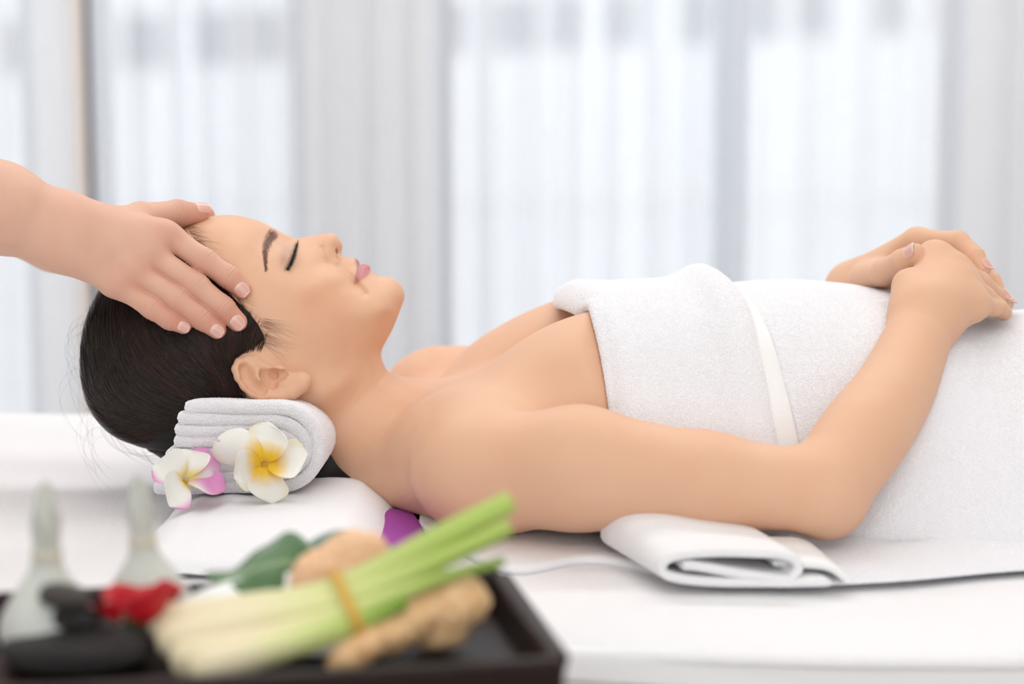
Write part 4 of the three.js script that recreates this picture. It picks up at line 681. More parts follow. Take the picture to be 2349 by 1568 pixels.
// the folded towel under her elbow
{
  const g = group('folded_towel', at(1680, 1350, 0.318));
  tag(g, 'folded white terry towel under the elbow of the lying woman', 'towel');
  const path = curve([[0.066, 0.004, 0], [0.03, 0.0035, 0], [-0.015, 0.004, 0], [-0.039, 0.0075, 0], [-0.0455, 0.0135, 0], [-0.039, 0.0205, 0], [-0.018, 0.0235, 0], [0.018, 0.0235, 0], [0.038, 0.0215, 0], [0.0445, 0.0145, 0], [0.0405, 0.0075, 0], [0.033, 0.0058, 0], [0.006, 0.0095, 0], [-0.022, 0.0145, 0], [-0.033, 0.0152, 0]], 0.5);
  const pts = path.getSpacedPoints(240);
  const P = (u, v) => { const p = pts[Math.round(u * 240)], d = v; return V(p.x - 0.026 * d - 0.01 * d * sstep(0.0, -0.05, p.x), p.y + 0.012 * d * sstep(0.012, 0.024, p.y) * sstep(0.05, -0.03, p.x), -0.1 * d + 0.001 * noise(u * 20, 0, 1)); };
  mesh('terry_cloth', cloth(240, 36, P, 0.0068, 0.0034), terryFine, g);
  mesh('woven_border', cloth(50, 24, (u, v) => V(0.028 + 0.05 * u - 0.012 * v, 0.0135 - 0.0105 * Math.pow(Math.max(0, (u - 0.55) / 0.45), 2.6) + 0.003 * v, mix(-0.002 - 0.012 * (1 - u), -0.07, v)), 0.0055, 0.003), ribWhite, g);
}
// ---------------------------------------------------------------- the masseuse at the head of the bed: hands on the lying woman's temples
{
  const other = (p) => { const [X, Y, w] = toHead(p.x, p.y, p.z); return fromHead(X, Y, -w); };
  const J = (px, py, w, r) => [hp(px, py, w), r / 1000];
  const fingers = [
    [J(384, 540, 66, 9.6), J(470, 599, 73, 9.2), J(524, 635, 72.5, 8.4), J(555, 664, 71, 7.4)],
    [J(344, 582, 75, 9.6), J(450, 655, 82, 9.3), J(512, 706, 82, 8.5), J(545, 738, 80, 7.4)],
    [J(304, 620, 81, 9.2), J(406, 687, 87, 8.9), J(462, 730, 86.5, 8.1), J(498, 756, 84.5, 7.0)],
    [J(268, 652, 82, 8.4), J(349, 706, 88, 8.0), J(388, 732, 88, 7.2), J(421, 747, 86, 6.2)],
    [J(222, 527, 72, 13), J(322, 500, 48, 12), J(408, 490, 26, 10.4), J(456, 489, 17, 8.2)],
  ];
  const wristA = hp(150, 512, 86), wristB = hp(140, 552, 88);
  const back = (k) => wristA.clone().lerp(fingers[k][0][0], 0.87);
  const palm = [[wristA, back(0), .020, .0125], [hp(155, 530, 88), back(1), .021, .013], [wristB, back(2), .0205, .0125], [wristB, back(3), .020, .0118], [hp(165, 525, 82), hp(300, 516, 58), .0185, .013], [hp(250, 560, 78), hp(330, 560, 74), .016, .015]];
  const elbow = hp(-560, 300, 120), shoulder = V(-0.91, TOP + 0.43, 0.165);
  const arm = [cap(wristA, hp(0, 456, 100), .0200, .0255), cap(wristB, hp(0, 498, 100), .0188, .0255), cap(hp(0, 476, 100), elbow, .0335, .036), cap(elbow, shoulder, .037, .045)];
  const near = handField(palm, fingers, 0.006, 0.012), armN = blend(arm, 0.012);
  const knuckle = fingers.slice(0, 4).map((f) => ell(f[0][0].clone().addScaledVector(HF, 0.006), [.009, .008, .0075]));
  const half = (x, y, z) => { let d = near(x, y, z); for (const k of knuckle) d = smin(d, k(x, y, z), 0.012); return smin(d, armN(x, y, z), 0.014); };
  const handC = hp(330, 590, 70);
  const halfB = (x, y, z) => { const h = bounded(near, handC, 0.12, 0.05)(x, y, z), a = armN(x, y, z); if (h < 0.05) return half(x, y, z); return smin(h, a, 0.014); };
  const flip = (x, y, z) => { const [X, Y, w] = toHead(x, y, z), p = fromHead(X, Y - 20 * sstep(250, 60, X) + 14 * sstep(60, -150, X), -w); return [p.x, p.y, p.z]; };
  const neckB = V(-0.905, TOP + 0.47, 0), headB = V(-0.845, TOP + 0.575, 0), hips = V(-1.12, 0.92, 0);
  const fwd = V(0.76, -0.65, 0), upw = V(0.65, 0.76, 0), hc = headB.clone().addScaledVector(upw, 0.05), hq = (f, u, z = 0) => hc.clone().addScaledVector(fwd, f).addScaledVector(upw, u).add(V(0, 0, z));
  const nose = blend([cap(hq(0.088, 0.012), hq(0.104, -0.026), .007, .011), ell(hq(0.095, -0.03, 0.011), [.009, .007, .007], fwd, upw), ell(hq(0.095, -0.03, -0.011), [.009, .007, .007], fwd, upw)], 0.006);
  const skullM = blend([ell(hq(-0.01, 0.03), [.096, .098, .076], fwd, upw), ell(hq(0.03, -0.03), [.062, .062, .058], fwd, upw), ell(hq(0.055, -0.068), [.032, .024, .03], fwd, upw), ell(hq(0.058, -0.022, 0.03), [.03, .024, .026], fwd, upw), ell(hq(0.058, -0.022, -0.03), [.03, .024, .026], fwd, upw)], 0.03);
  const lips = blend([ell(hq(0.088, -0.05), [.01, .005, .019], fwd, upw), ell(hq(0.086, -0.058), [.01, .0055, .017], fwd, upw)], 0.002);
  const earsM = blend([0.074, -0.074].map((z) => ell(hq(-0.01, -0.008, z), [.017, .03, .007], fwd, upw)), 0.004);
  const eyesM = [0.031, -0.031].map((z) => ell(hq(0.067, 0.013, z), [.016, .011, .014], fwd, upw)), lidsM = blend(eyesM, 0.004);
  const face = (x, y, z) => smin(smin(smin(smin(skullM(x, y, z), nose(x, y, z), 0.012), lips(x, y, z), 0.004), earsM(x, y, z), 0.006), lidsM(x, y, z), 0.006);
  const torso = blend([cap(V(-0.92, TOP + 0.41, -0.11), V(-0.92, TOP + 0.41, 0.11), .06, .06), cap(neckB, headB, .046, .044), cap(V(-0.94, TOP + 0.34, 0), hips, .1, .12), cap(V(-1.13, 0.88, 0.09), V(-1.13, 0.48, 0.1), .075, .05), cap(V(-1.13, 0.88, -0.09), V(-1.13, 0.48, -0.1), .075, .05), cap(V(-1.13, 0.48, 0.1), V(-1.16, 0.08, 0.1), .05, .034), cap(V(-1.13, 0.48, -0.1), V(-1.16, 0.08, -0.1), .05, .034), cap(V(-1.15, 0.045, 0.1), V(-0.99, 0.035, 0.12), .04, .03), cap(V(-1.15, 0.045, -0.1), V(-0.99, 0.035, -0.12), .04, .03)], 0.04);
  const trunk = (x, y, z) => smin(torso(x, y, z), face(x, y, z), 0.015);
  const field = (x, y, z) => { const w = toHead(x, y, z)[2]; const a = w >= 0 ? halfB(x, y, z) : halfB(...flip(x, y, z)); return smin(a, trunk(x, y, z), 0.03); };
  const flushes = [...fingers.slice(0, 4).flatMap((f) => [[f[0][0], .011, .55], [f[1][0], .009, .4], [f[2][0], .008, .3], [f[3][0], .011, .6]]), [fingers[4][3][0], .013, .6], [fingers[4][2][0], .012, .3]];
  const MS = L3('#e4b8a0'), MP = L3('#d2917c');
  const colour = (x, y, z) => { if (x < -0.6 && y > TOP + 0.45) { if (lips(x, y, z) < 0.0008) return LIP; for (const e of [1, -1]) { const q = V(x, y, z).sub(hc), f = q.dot(fwd), u = q.dot(upw); if (f > 0.05 && Math.abs(u - 0.034 + Math.abs(Math.abs(z) - 0.03) * 0.25) < 0.0035 && Math.abs(Math.abs(z) - 0.031) < 0.019) return BROW_BROWN; if (f > 0.05 && Math.abs(u - 0.006) < 0.002 && Math.abs(Math.abs(z) - 0.031) < 0.013) return HAIR_DARK; } }
    let t = 0.14 + 0.25 * fbm(x * 45, y * 45, z * 45, 3) * 0.6; const q = toHead(x, y, z)[2] >= 0 ? [x, y, z] : flip(x, y, z); if (x > -0.36) for (const [p, s, a] of flushes) { const d = (q[0] - p.x) ** 2 + (q[1] - p.y) ** 2 + (q[2] - p.z) ** 2; t += a * Math.exp(-d / (2 * s * s)); } return tint(MS, MP, clamp(t, 0, 0.85)); };
  const g = group('person', V(-1.12, 0, 0));
  tag(g, 'masseuse at the left, her hands resting on the forehead and temple of the lying woman', 'person');
  const move = (geo) => geo.translate(1.12, 0, 0);
  const seam = -0.47, only = (sgn) => (x, y, z) => { const w = toHead(x, y, z)[2] * sgn; return w < 0 ? 0.005 - w : sgn > 0 ? halfB(x, y, z) : halfB(...flip(x, y, z)); };
  mesh('body', move(mergeGeometries([
    netMesh(only(1), V(seam, TOP + 0.08, -0.02), V(-0.16, TOP + 0.36, 0.16), 0.0011, colour, 1.3, 0.4),
    netMesh(only(-1), V(seam, TOP + 0.08, -0.18), V(-0.16, TOP + 0.36, 0.0), 0.0018, colour),
    netMesh(field, V(-1.3, 0, -0.3), V(seam + 0.006, TOP + 0.46, 0.3), 0.006, colour), netMesh(trunk, V(-1.05, TOP + 0.455, -0.13), V(-0.65, TOP + 0.85, 0.13), 0.003, colour)])), skinMat, g);
  const nm = nailMat;
  for (const s of [0, 1]) for (const [k, len, wid, out] of [[0, .0112, .0053, V(0.1, 0.12, 1)], [1, .0112, .0053, V(0.1, 0.05, 1)], [2, .0102, .0048, V(0.1, 0.02, 1)], [3, .0092, .0042, V(0.1, 0, 1)], [4, .0135, .0068, V(0.25, 1, 0.55)]]) {
    if (s && k === 4) continue;                     // the far thumb lies hidden behind the near one
    const f = fingers[k], r = f[3][1];
    let n = nailGeo(f[2][0], f[3][0], r, out, len, wid, k === 4 ? (s ? 0.001 : 0.0035) : 0.0012);
    if (s) { const p = n.attributes.position; for (let i = 0; i < p.count; i++) { const q = other(V(p.getX(i), p.getY(i), p.getZ(i))).toArray(); p.setXYZ(i, ...q); } n.index.array.reverse(); n.computeVertexNormals(); }
    mesh('fingernail', move(n), nm, g);
  }
  // her white tunic, trousers, shoes and hair
  const tunicF = (x, y, z) => { const d = torso(x, y, z) - 0.008; let e = smin(d, smin(cap(shoulder, shoulder.clone().lerp(elbow, 0.45), .056, .052)(x, y, z), cap(other(shoulder), other(shoulder).lerp(other(elbow), 0.45), .056, .052)(x, y, z), 0.01), 0.02); e = smax(e, -cap(neckB.clone().add(V(0.012, 0.012, 0)), headB.clone().add(V(0.1, 0.2, 0)), .056, .17)(x, y, z), 0.005); return smax(e, 0.82 - y, 0.004); };
  mesh('tunic', move(netMesh(tunicF, V(-1.32, 0.8, -0.3), V(-0.55, TOP + 0.56, 0.3), 0.008)), cottonWhite, g);
  mesh('trousers', move(netMesh((x, y, z) => smax(torso(x, y, z) - 0.012, Math.max(y - 0.9, 0.07 - y), 0.004), V(-1.32, 0.05, -0.3), V(-0.9, 0.92, 0.3), 0.009)), std({ color: lin('#5b4a63'), roughness: 0.9 }), g);
  mesh('shoes', move(netMesh((x, y, z) => smax(torso(x, y, z) - 0.006, Math.max(y - 0.085, -y + 0.001), 0.004), V(-1.3, -0.005, -0.25), V(-0.9, 0.1, 0.25), 0.006)), std({ color: lin('#efeeec'), roughness: 0.6 }), g);
  const hairF = (x, y, z) => { const q = V(x, y, z).sub(hc), f = q.dot(fwd), u = q.dot(upw); const shell = smin(skullM(x, y, z) - 0.009, ell(hq(-0.115, 0.06), [.04, .04, .042])(x, y, z), 0.015); return smax(smax(shell, f - 0.045 - 0.6 * Math.max(0, u - 0.06) - 0.25 * (u - 0.06) , 0.008), -(earsM(x, y, z) - 0.004), 0.004); };
  mesh('hair', move(netMesh((x, y, z) => smax(hairF(x, y, z), -(V(x, y, z).sub(hc).dot(upw) + 0.055 + 0.3 * V(x, y, z).sub(hc).dot(fwd)), 0.01), V(-1.05, TOP + 0.48, -0.12), V(-0.62, TOP + 0.86, 0.12), 0.005, () => HAIR_DARK)), hairMat, g);
}
// ---------------------------------------------------------------- the two frangipani flowers against the neck roll
const petalMat = phys({ color: 0xffffff, vertexColors: true, roughness: 0.6, transmission: 0.1, thickness: 0, specularIntensity: 0.3, sheen: 0.3, sheenColor: new THREE.Color(1, 1, 1) });
// u runs from the throat to the tip, v across; z is the flower's axis
function petal(len, wide, open, curl, cup, skew) {
  return cloth(26, 18, (u, v) => {
    const q = v * 2 - 1, w = wide * (0.16 + 0.84 * Math.pow(Math.sin(Math.PI * Math.min(1, 0.08 + 0.92 * Math.pow(u, 0.85)) * 0.62), 1.3)) * Math.sqrt(Math.max(0.0004, 1 - Math.pow(Math.max(0, (u - 0.62) / 0.3815), 2.4)));
    const a = open * (0.35 + 0.65 * Math.min(1, u * 1.7)) + curl * u * u, r = len * u;
    const x = 0.0025 + r * Math.sin(a), z = r * Math.cos(a) * 0.9;
    return V(x - cup * q * q * 0.25 * u * len, q * w + skew * u * u * len, z + cup * q * q * w * 0.9 - 0.5 * w * q * (1 - 0.25 * u));
  }, 0.0011, 0.0018);
}
function frangipani(pos, facing, roll, size, spec, paint, label) {
  const g = group('frangipani_flower', pos); tag(g, label, 'flower');
  const z = facing.clone().normalize(), x = V(0, 1, 0).cross(z).normalize(), y = z.clone().cross(x), m = new THREE.Matrix4().makeBasis(x, y, z);
  spec.forEach(([a, len, open, curl, cup], k) => { const geo = paintUV(petal(size * len, size * 0.5, open, curl, cup, 0.22), paint(k)); geo.rotateZ(roll + a); geo.applyMatrix4(m); mesh('petal', geo, petalMat, g); });
  const tube = new THREE.CylinderGeometry(0.0028, 0.002, size * 0.45, 14).rotateX(Math.PI / 2).translate(0, 0, -size * 0.34); tube.applyMatrix4(m); mesh('stem', tube, std({ color: lin('#eebb38'), roughness: 0.6 }), g);
  return g;
}
{
  const W1 = L3('#fbf9f2'), Y1 = L3('#f6c93a'), Y2 = L3('#f8e9b0'), P1 = L3('#ee9fd6'), P2 = L3('#f4c4e4');
  const white = () => (u, v) => { const n = 0.06 * noise(u * 6, v * 6, 1); let c = tint(Y1, W1, sstep(0.2, 0.66, u + n + 0.14 * Math.abs(v - 0.4))); return tint(c, Y2, 0.5 * sstep(0.75, 1, v) * sstep(0.3, 0.7, u)); };
  const pink = (k) => (u, v) => { let c = tint(L3('#f3dd8a'), W1, sstep(0.05, 0.35, u)); const e = k === 4 || k === 1 ? sstep(0.1, 0.6, u * 0.6 + v * 0.5) : sstep(0.78, 1.02, u * 0.35 + v * 0.75); return tint(c, tint(P2, P1, e), e); };
  frangipani(at(606, 1064, 0.14), V(0.14, 0.3, 1), 0, 0.0302, [[1.25, 0.95, 1.25, 0.25, 0.5], [0.0, 1.0, 1.32, 0.25, 0.5], [-1.58, 0.9, 1.35, 0.2, 0.45], [2.45, 1.08, 1.4, 0.15, -0.5], [3.35, 0.72, 1.3, 0.2, 0.5]], white, 'white frangipani flower with a yellow throat leaning on the neck roll');
  frangipani(at(425, 1102, 0.15), V(0.35, 0.55, 0.62), 0, 0.028, [[1.15, 0.85, 1.1, 0.5, 0.7], [0.55, 1.1, 1.2, 0.55, -0.7], [2.4, 0.85, 1.2, 0.3, 0.5], [-2.5, 0.8, 1.3, 0.3, 0.5], [-0.6, 1.0, 1.15, 0.35, 0.4]], pink, 'white and pink frangipani flower, left of the white and yellow one');
}
// ---------------------------------------------------------------- the side table and the tray in front of the bed
const BASE = 0.043;                                   // height of the tray's floor above the bed's surface
const dark = (() => { const a = tileNoise(40, 51), b = tileNoise(9, 52); return dataTex(256, (u, v) => { const k = 0.6 + 0.5 * a(u, v * 0.2 % 1) + 0.3 * b(u, v); return [36 * k, 22 * k, 19 * k]; }, true); })();
const lacquer = phys({ color: 0xffffff, map: scaled(dark, 0.25), roughness: 0.45, specularIntensity: 0.35, clearcoat: 0.06, clearcoatRoughness: 0.3 });
const TRAY = V(-0.207, TOP + BASE, 0.617), TURN = 0.187;
{
  const t = group('side_table', V(TRAY.x, 0, TRAY.z + 0.01)); t.rotation.y = TURN; tag(t, 'small wooden side table under the dark tray', 'table');
  const wm = std({ map: scaled(woodTex, 0.5), color: lin('#8a6a50'), roughness: 0.5 }), h = TOP + BASE - 0.007;
  mesh('table_top', new RoundedBoxGeometry(0.36, 0.025, 0.13, 3, 0.006).translate(0, h - 0.0125, 0), wm, t);
  for (const x of [-0.155, 0.155]) for (const z of [-0.045, 0.045]) mesh('leg', new RoundedBoxGeometry(0.03, h - 0.025, 0.03, 2, 0.005).translate(x, (h - 0.025) / 2, z), wm, t);
  const g = group('serving_tray', TRAY); g.rotation.y = TURN; tag(g, 'dark brown lacquered wooden tray holding herbs and stones', 'tray');
  const W = 0.43, D = 0.166, w = 0.011, H = 0.021;
  mesh('tray_floor', new RoundedBoxGeometry(W, 0.006, D, 2, 0.002).translate(0, -0.003, 0), lacquer, g);
  const flare = (geo, sx, sz) => { const p = geo.attributes.position; for (let i = 0; i < p.count; i++) { const k = Math.max(0, p.getY(i)) / H; p.setX(i, p.getX(i) + sx * 0.006 * k); p.setZ(i, p.getZ(i) + sz * 0.006 * k); } geo.computeVertexNormals(); return geo; };
  mesh('rim', flare(new RoundedBoxGeometry(W + 0.012, H, w, 3, 0.004).translate(0, H / 2 - 0.002, -D / 2), 0, -1), lacquer, g);
  mesh('rim', flare(new RoundedBoxGeometry(W + 0.012, H, w, 3, 0.004).translate(0, H / 2 - 0.002, D / 2), 0, 1), lacquer, g);
  mesh('rim', flare(new RoundedBoxGeometry(w, H, D, 3, 0.004).translate(-W / 2, H / 2 - 0.002, 0), -1, 0), lacquer, g);
  mesh('rim', flare(new RoundedBoxGeometry(w, H, D, 3, 0.004).translate(W / 2, H / 2 - 0.002, 0), 1, 0), lacquer, g);
}
// ---- herbal compresses: a ball of herbs tied in white cloth
{
  const prof = table([[0, 0.4], [2, 2.4], [6, 4.2], [14, 6.6], [22, 7.2], [30, 6.9], [38, 6.6], [44, 7.6], [50, 10], [58, 15.5], [66, 21], [74, 25], [82, 26.5], [89, 24], [94, 17], [96.5, 8], [97, 0.3]]);
  const cm = phys({ color: 0xffffff, vertexColors: true, roughness: 0.9, bumpMap: scaled(weave, 0.04), bumpScale: 0.0003 });
  function compress(px, tipY, z, lean, yaw, label, tone) {
    const tip = at(px, tipY, z), pos = V(tip.x, TOP + BASE, z), k = (tip.y - pos.y) / 0.097;
    const g = group('herbal_compress', pos); g.scale.setScalar(k); g.rotation.set(lean[0], yaw, lean[1]); tag(g, label, 'herbal compress');
    const ball = paintUV(gridSurface(96, 80, (u, v) => { const s = v * 97, a = u * Math.PI * 2, r = prof(s) / 1000, pl = gauss(s - 38, 16) * 0.085 * Math.sin(a * 11 + s * 0.05) + gauss(s - 14, 9) * 0.16 * Math.sin(a * 4 + s * 0.22) + 0.018 * noise(Math.cos(a) * 3, s * 0.06, Math.sin(a) * 3); return V(Math.cos(a) * r * (1 + pl), (97 - s) / 1000, Math.sin(a) * r * (1 + pl)); }), (u, v) => { const n = 0.5 + 0.5 * noise(u * 9, v * 5, tone); return tint(L3('#dcddd6'), L3('#b3b4a8'), clamp(n * 0.6 * sstep(0.6, 0.1, v) + 0.15, 0, 1)); });
    mesh('cloth_ball', ball, cm, g);
    const tie = new THREE.TorusGeometry(0.0072, 0.0013, 8, 40).rotateX(Math.PI / 2).translate(0, 0.0585, 0); mesh('string', [tie, tie.clone().translate(0, -0.0022, 0)], std({ color: lin('#d9d2bd'), roughness: 0.9 }), g);
  }
  compress(338, 1085, 0.553, [0.03, 0.06], 0.4, 'white cloth herbal compress with a pointed top, behind the red rose', 2.1);
  compress(100, 1102, 0.6, [0, 0.02], 2.2, 'white cloth herbal compress with a pointed top, behind the stack of stones', 5.7);
}
// ---- the three stones
{
  const sm = phys({ color: lin('#353131'), roughness: 0.5, bumpMap: scaled(weave, 0.03), bumpScale: 0.0002 }), sm2 = phys({ color: lin('#57504b'), roughness: 0.6, bumpMap: scaled(weave, 0.03), bumpScale: 0.0002 });
  const stone = (r, seed) => { const g = new THREE.SphereGeometry(1, 48, 32), p = g.attributes.position; for (let i = 0; i < p.count; i++) { const x = p.getX(i), y = p.getY(i), z = p.getZ(i), k = 1 + 0.07 * noise(x * 1.1 + seed, y * 1.1, z * 1.1); p.setXYZ(i, x * r[0] * k, Math.sign(y) * Math.pow(Math.abs(y), 0.7) * r[1] * k, z * r[2] * k); } g.computeVertexNormals(); return g; };
  const b = atY(182, 1528, BASE), add = (r, seed, dx, dy, dz, rz, mat, label) => { const m = mesh('massage_stone', stone(r, seed), mat, scene); m.position.set(b.x + dx, b.y + dy, b.z + dz); m.rotation.z = rz; tag(m, label, 'stone'); };
  add([.0385, .0105, .031], 1, 0, 0.0106, 0, 0.02, sm, 'large flat black massage stone at the bottom of the stack');
  add([.0125, .0062, .0115], 4, -0.0005, 0.0262, 0.001, -0.08, sm, 'small black massage stone in the middle of the stack');
  add([.0134, .0058, .012], 7, -0.0065, 0.0378, 0.001, -0.16, sm2, 'small brownish grey massage stone on top of the stack');
}
// ---- the red rose: a few cupped petals
{
  const z = 0.606, foot = V(at(320, 1400, z).x, TOP + BASE, z), lift = at(312, 1420, z).y - foot.y, g = group('rose', foot); tag(g, 'small red rose lying before the white herbal compress', 'flower');
  const K = (at(312, 1341, z).y - foot.y - lift) / 0.0205 * 0.94;
  const green = std({ color: lin('#4a4a2c'), roughness: 0.6 });
  mesh('calyx', new THREE.LatheGeometry([[0.0005, 0], [0.003, 0.0003], [0.0022, lift * 0.5], [0.0065, lift * 0.85], [0.009, lift + 0.002], [0.007, lift + 0.003]].map(([x, y]) => new THREE.Vector2(x, y)), 24), green, g);
  const rm = phys({ color: lin('#c00a1e'), roughness: 0.55, sheen: 0.5, sheenColor: new THREE.Color(1, 0.25, 0.25), sheenRoughness: 0.4 });
  for (const [ry, rz, s, x, z] of [[0.2, 0.25, 1, 0.004, 0.0], [1.5, 0.3, 0.85, 0.011, -0.004], [2.7, 0.28, 0.9, -0.004, -0.006], [4.0, 0.5, 0.8, -0.012, 0.004], [5.2, 0.35, 0.95, 0.006, 0.008]]) {
    const q = cloth(24, 20, (u, v) => { const a = (v - 0.5) * 2.3, r = 0.0155 * s * (0.25 + 0.75 * Math.sin(Math.min(1, u * 1.15) * 1.5)), h = 0.021 * s * Math.pow(u, 1.3) * (1 - 0.22 * Math.pow(Math.abs(v - 0.5) * 2, 3)); const roll = Math.max(0, u - 0.8) * 0.02; return V(Math.cos(a) * (r + roll), h - roll * 0.3 + 0.0008 * Math.sin(v * 12) * u, Math.sin(a) * (r + roll) * 1.05); }, 0.0008, 0.0012);
    q.rotateY(ry); q.rotateZ(rz * 0.4); q.translate(x, 0.001, z); q.scale(K, K, K); q.translate(0, lift, 0); mesh('petal', q, rm, g);
  }
}
// ---- the white oval plate
{
  const pr = table([[0, 0.0], [0.55, 0.0004], [0.72, 0.0014], [0.9, 0.0048], [1, 0.007]]);
  const P = (u, v) => { const a = u * Math.PI * 2; return V(Math.cos(a) * v * 0.064, pr(v), Math.sin(a) * v * 0.046); };
  const top = gridSurface(96, 30, (u, v) => P(1 - u, v).add(V(0, 0.003, 0))), bottom = gridSurface(96, 30, (u, v) => P(u, v)), lip = gridSurface(96, 6, (u, v) => { const p = P(1 - u, 1); const a = v * Math.PI; return p.add(V(0, 0.0015 + 0.0015 * Math.cos(a), 0)).multiply(V(1 + 0.02 * Math.sin(a), 1, 1 + 0.03 * Math.sin(a))); });
  const m = mesh('oval_plate', [top, bottom, lip], phys({ color: lin('#eef0ee'), roughness: 0.25, clearcoat: 0.5, side: THREE.DoubleSide }), scene); m.position.set(-0.116, TOP + BASE + 0.0095, 0.577); m.rotation.set(0.21, 0.16, 0, 'YXZ');
  tag(m, 'white oval plate tilted against the back of the tray under the lemongrass', 'plate');
}
// ---- lemongrass tied with a rubber band
{
  const lm = phys({ color: 0xffffff, vertexColors: true, roughness: 0.5, specularIntensity: 0.4 });
  const CREAM = L3('#efe3c2'), PALE = L3('#d9dd97'), GREEN = L3('#b7cc6c'), DEEP = L3('#7c9a3c'), TAN = L3('#cfae78');
  const stalk = (pts, radii, seed, end, label) => {
    const c = curve(pts), R = table(radii), N = 90, fr = c.computeFrenetFrames(N, false);
    const g = paintUV(gridSurface(N, 40, (u, v) => { const i = Math.round(u * N), p = c.getPoint(u), a = v * Math.PI * 2, wrap = 1 + 0.1 * ((v * 1.0 + seed * 0.37 + u * 0.2) % 1) - 0.05 + 0.05 * Math.sin(a * 3 + seed + u * 4) * sstep(0.3, 0.9, u), r = R(u) / 1000 * wrap * (u < 0.03 ? Math.sqrt(u / 0.03) * 0.9 + 0.1 : 1) * (u > 0.995 ? 0.85 : 1); return p.clone().addScaledVector(fr.normals[i], Math.cos(a) * r).addScaledVector(fr.binormals[i], Math.sin(a) * r); }), (u, v) => { let k = tint(CREAM, PALE, sstep(0.2, 0.55, u)); k = tint(k, GREEN, sstep(0.45, 0.85, u)); k = tint(k, end, sstep(0.7, 1, u)); const s = 0.5 + 0.5 * noise(v * 24, u * 2, seed); k = tint(k, TAN, 0.22 * s * sstep(0.5, 0.0, u)); return tint(k, DEEP, 0.25 * s * sstep(0.35, 0.8, u)); });
    const endDisc = new THREE.CircleGeometry(R(1) / 1000 * 0.8, 20), p1 = c.getPoint(1), t1 = c.getTangent(1); endDisc.lookAt(t1); endDisc.translate(p1.x, p1.y, p1.z);
    const o = group('lemongrass', p1.clone().setY(0).setX(0).setZ(0)); tag(o, label, 'lemongrass');
    mesh('stalk', g, lm, o); mesh('cut_end', endDisc, std({ color: end.length ? new THREE.Color(...end) : 0xffffff, roughness: 0.8 }), o);
    return o;
  };
  const S = [
    [[at(330, 1416, .6), at(375, 1424, .603), at(560, 1396, .6), at(770, 1351, .597), at(980, 1245, .586), at(1172, 1150, .57)], [[0, 3], [0.05, 6.8], [0.14, 9.4], [0.4, 8], [0.7, 6.5], [1, 6.2]], 1.3, GREEN, 'lemongrass stalk with the highest tip, at the back of the bundle'],
    [[at(360, 1470, .618), at(425, 1458, .618), at(600, 1415, .611), at(790, 1375, .605), at(990, 1290, .593), at(1168, 1206, .578)], [[0, 6.5], [0.1, 10], [0.4, 8.4], [0.7, 6], [1, 4.6]], 2.9, GREEN, 'lemongrass stalk with the second highest tip, in the middle of the bundle'],
    [[at(390, 1525, .635), at(465, 1504, .633), at(640, 1460, .625), at(810, 1405, .614), at(990, 1332, .601), at(1156, 1287, .588)], [[0, 6.5], [0.1, 10], [0.4, 7.6], [0.7, 4.6], [0.88, 3], [1, 2.6]], 4.1, DEEP, 'lemongrass stalk ending in the thin dark green tip, lowest of the tips'],
    [[at(430, 1548, .648), at(530, 1516, .643), at(680, 1472, .633), at(810, 1428, .62), at(930, 1380, .61)], [[0, 6.5], [0.12, 9.6], [0.5, 7.4], [1, 4]], 5.5, DEEP, 'short lemongrass stalk at the front of the bundle'],
  ];
  for (const s of S) stalk(...s);
  const b0 = at(778, 1343, .597), b1 = at(812, 1427, .62), bt = at(980, 1290, .593).sub(at(600, 1425, .613)).normalize(), e1 = b1.clone().sub(b0), hl = e1.length() / 2; e1.normalize(); const e2 = bt.clone().cross(e1).normalize(), bc = b0.clone().lerp(b1, 0.5);
  class Loop extends THREE.Curve { constructor(s) { super(); this.s = s; } getPoint(t) { const a = t * Math.PI * 2, c = Math.cos(a), d = Math.sin(a); return V(0, 0, 0).addScaledVector(e1, Math.sign(c) * Math.pow(Math.abs(c), 0.8) * (hl + 0.0085)).addScaledVector(e2, Math.sign(d) * Math.pow(Math.abs(d), 0.8) * 0.0098).addScaledVector(bt, this.s + 0.0012 * c); } }
  const ring = mesh('rubber_band', [-0.002, 0, 0.002].map((k) => new THREE.TubeGeometry(new Loop(k), 80, 0.0008, 8, true)), std({ color: lin('#e5b24a'), roughness: 0.5 }), scene); ring.position.copy(bc); tag(ring, 'yellow rubber band holding the lemongrass bundle together', 'rubber band');
}
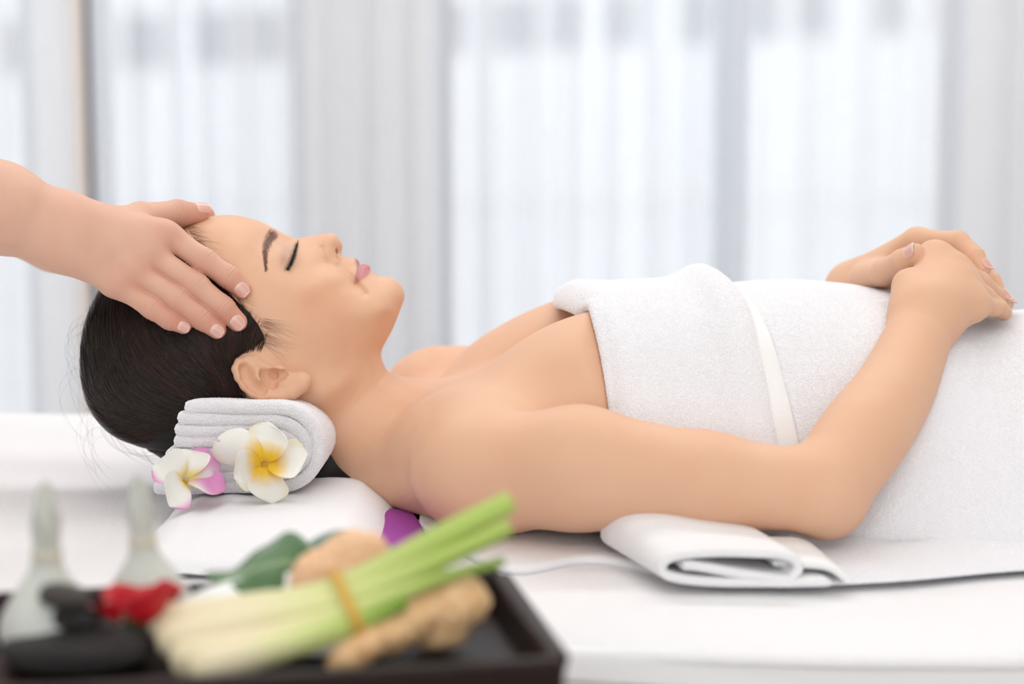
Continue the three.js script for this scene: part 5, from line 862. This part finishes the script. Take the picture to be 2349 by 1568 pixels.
// ---- ginger roots: knobs grown together
{
  const rootColour = (a, b) => (x, y, z) => { const s = 0.5 + 0.5 * fbm(x * 160, y * 160, z * 160, 3); return tint(L3(a), L3(b), clamp(s, 0, 1)); };
  const gm = phys({ color: 0xffffff, vertexColors: true, roughness: 0.5, specularIntensity: 0.5 });
  const root = (name, lumps, k, a, b, label) => { const f0 = blend(lumps.map(([p, r, ax]) => ell(p, r, ax)), k), f = (x, y, z) => f0(x, y, z) + 0.0002 * Math.sin((x * 0.9 + y * 0.5) * 900) + 0.0009 * noise(x * 150, y * 150, z * 150); const c = lumps[0][0], lo = V(1e9, 1e9, 1e9), hi = V(-1e9, -1e9, -1e9); for (const [p, r] of lumps) { const m = Math.max(...r) + 0.004; lo.min(p.clone().subScalar(m)); hi.max(p.clone().addScalar(m)); } const g = netMesh(f, lo, hi, 0.0012, rootColour(a, b)); const o = mesh(name, g.translate(-c.x, -c.y, -c.z), gm, scene); o.position.copy(c); return tag(o, label, 'ginger'); };
  root('ginger_root', [[at(812, 1285, .548), [.018, .013, .013]], [at(740, 1305, .552), [.013, .012, .012]], [at(712, 1340, .556), [.011, .014, .011]], [at(850, 1262, .545), [.01, .009, .009]], [at(800, 1245, .548), [.008, .007, .007]], [at(790, 1340, .553), [.018, .013, .012]]], 0.008, '#f4cba4', '#e6b48c', 'pale ginger root behind the lemongrass, beside the green leaf');
  root('ginger_root', [[at(1020, 1395, .588), [.0205, .0165, .016], V(1, 0.35, 0)], [at(940, 1425, .6), [.016, .012, .013], V(1, 0.5, 0)], [at(890, 1455, .61), [.012, .0105, .012]], [at(1075, 1375, .583), [.012, .012, .012]], [at(838, 1480, .622), [.0115, .009, .01], V(1, 0.6, 0)], [at(795, 1512, .63), [.011, .008, .009], V(1, 0.6, 0)], [at(1000, 1455, .59), [.016, .008, .012]]], 0.006, '#f3cf9f', '#dba873', 'knobbly tan ginger root in the front corner of the tray');
}
// ---- green leaves
{
  const leafM = phys({ color: 0xffffff, vertexColors: true, roughness: 0.35, clearcoat: 0.25, clearcoatRoughness: 0.4, transmission: 0.12, thickness: 0 });
  const leaf = (P, label, a, b) => { const geo = paintUV(cloth(60, 34, P, 0.0009, 0.002), (u, v) => { const rib = gauss(v - 0.5, 0.018), vein = 0.5 + 0.5 * Math.cos((u * 9 - Math.abs(v - 0.5) * 7) * 6.28); return tint(tint(L3(a), L3(b), 0.35 * Math.pow(vein, 6) + 0.3 * noise(u * 5, v * 5, 2) + 0.1), L3('#a9bd8e'), rib * 0.7); }); const o = group('leaf', V(0, 0, 0)); tag(o, label, 'leaf'); mesh('leaf_blade', geo, leafM, o); return o; };
  const tip = at(478, 1318, .545), mid = at(640, 1290, .528), end = at(778, 1290, .515);
  const spine = curve([tip, at(545, 1318, .54), at(600, 1295, .534), at(660, 1282, .526), at(720, 1290, .52), end]);
  leaf((u, v) => { const p = spine.getPoint(u), q = v * 2 - 1, w = 0.0255 * Math.pow(Math.sin(Math.PI * (0.06 + 0.9 * u)), 0.7); const up = 0.35 + 0.55 * sstep(0.25, 0.75, u); return p.add(V(-0.004 * q, (q > 0 ? q : q * 0.75) * w * up * 0.85 - 0.006 * q * q, -q * w * 0.75)).add(V(0, 0.0012 * Math.sin(u * 18 + q * 2) * Math.abs(q), 0)); }, 'large dark green leaf curling up behind the white plate', '#3f6a33', '#5f8a4e');
  const spine2 = curve([at(690, 1262, .5), at(760, 1250, .495), at(830, 1252, .49), at(905, 1262, .486)]);
  leaf((u, v) => { const p = spine2.getPoint(u), q = v * 2 - 1, w = 0.012 * Math.pow(Math.sin(Math.PI * (0.06 + 0.9 * u)), 0.7); return p.add(V(0, q * w * 0.8 - 0.002 * q * q, -q * w * 0.6)); }, 'small greyish green leaf behind the pale ginger root', '#7f9a8c', '#93ab9d');
}
shade(scene);
renderer.render(scene, camera);
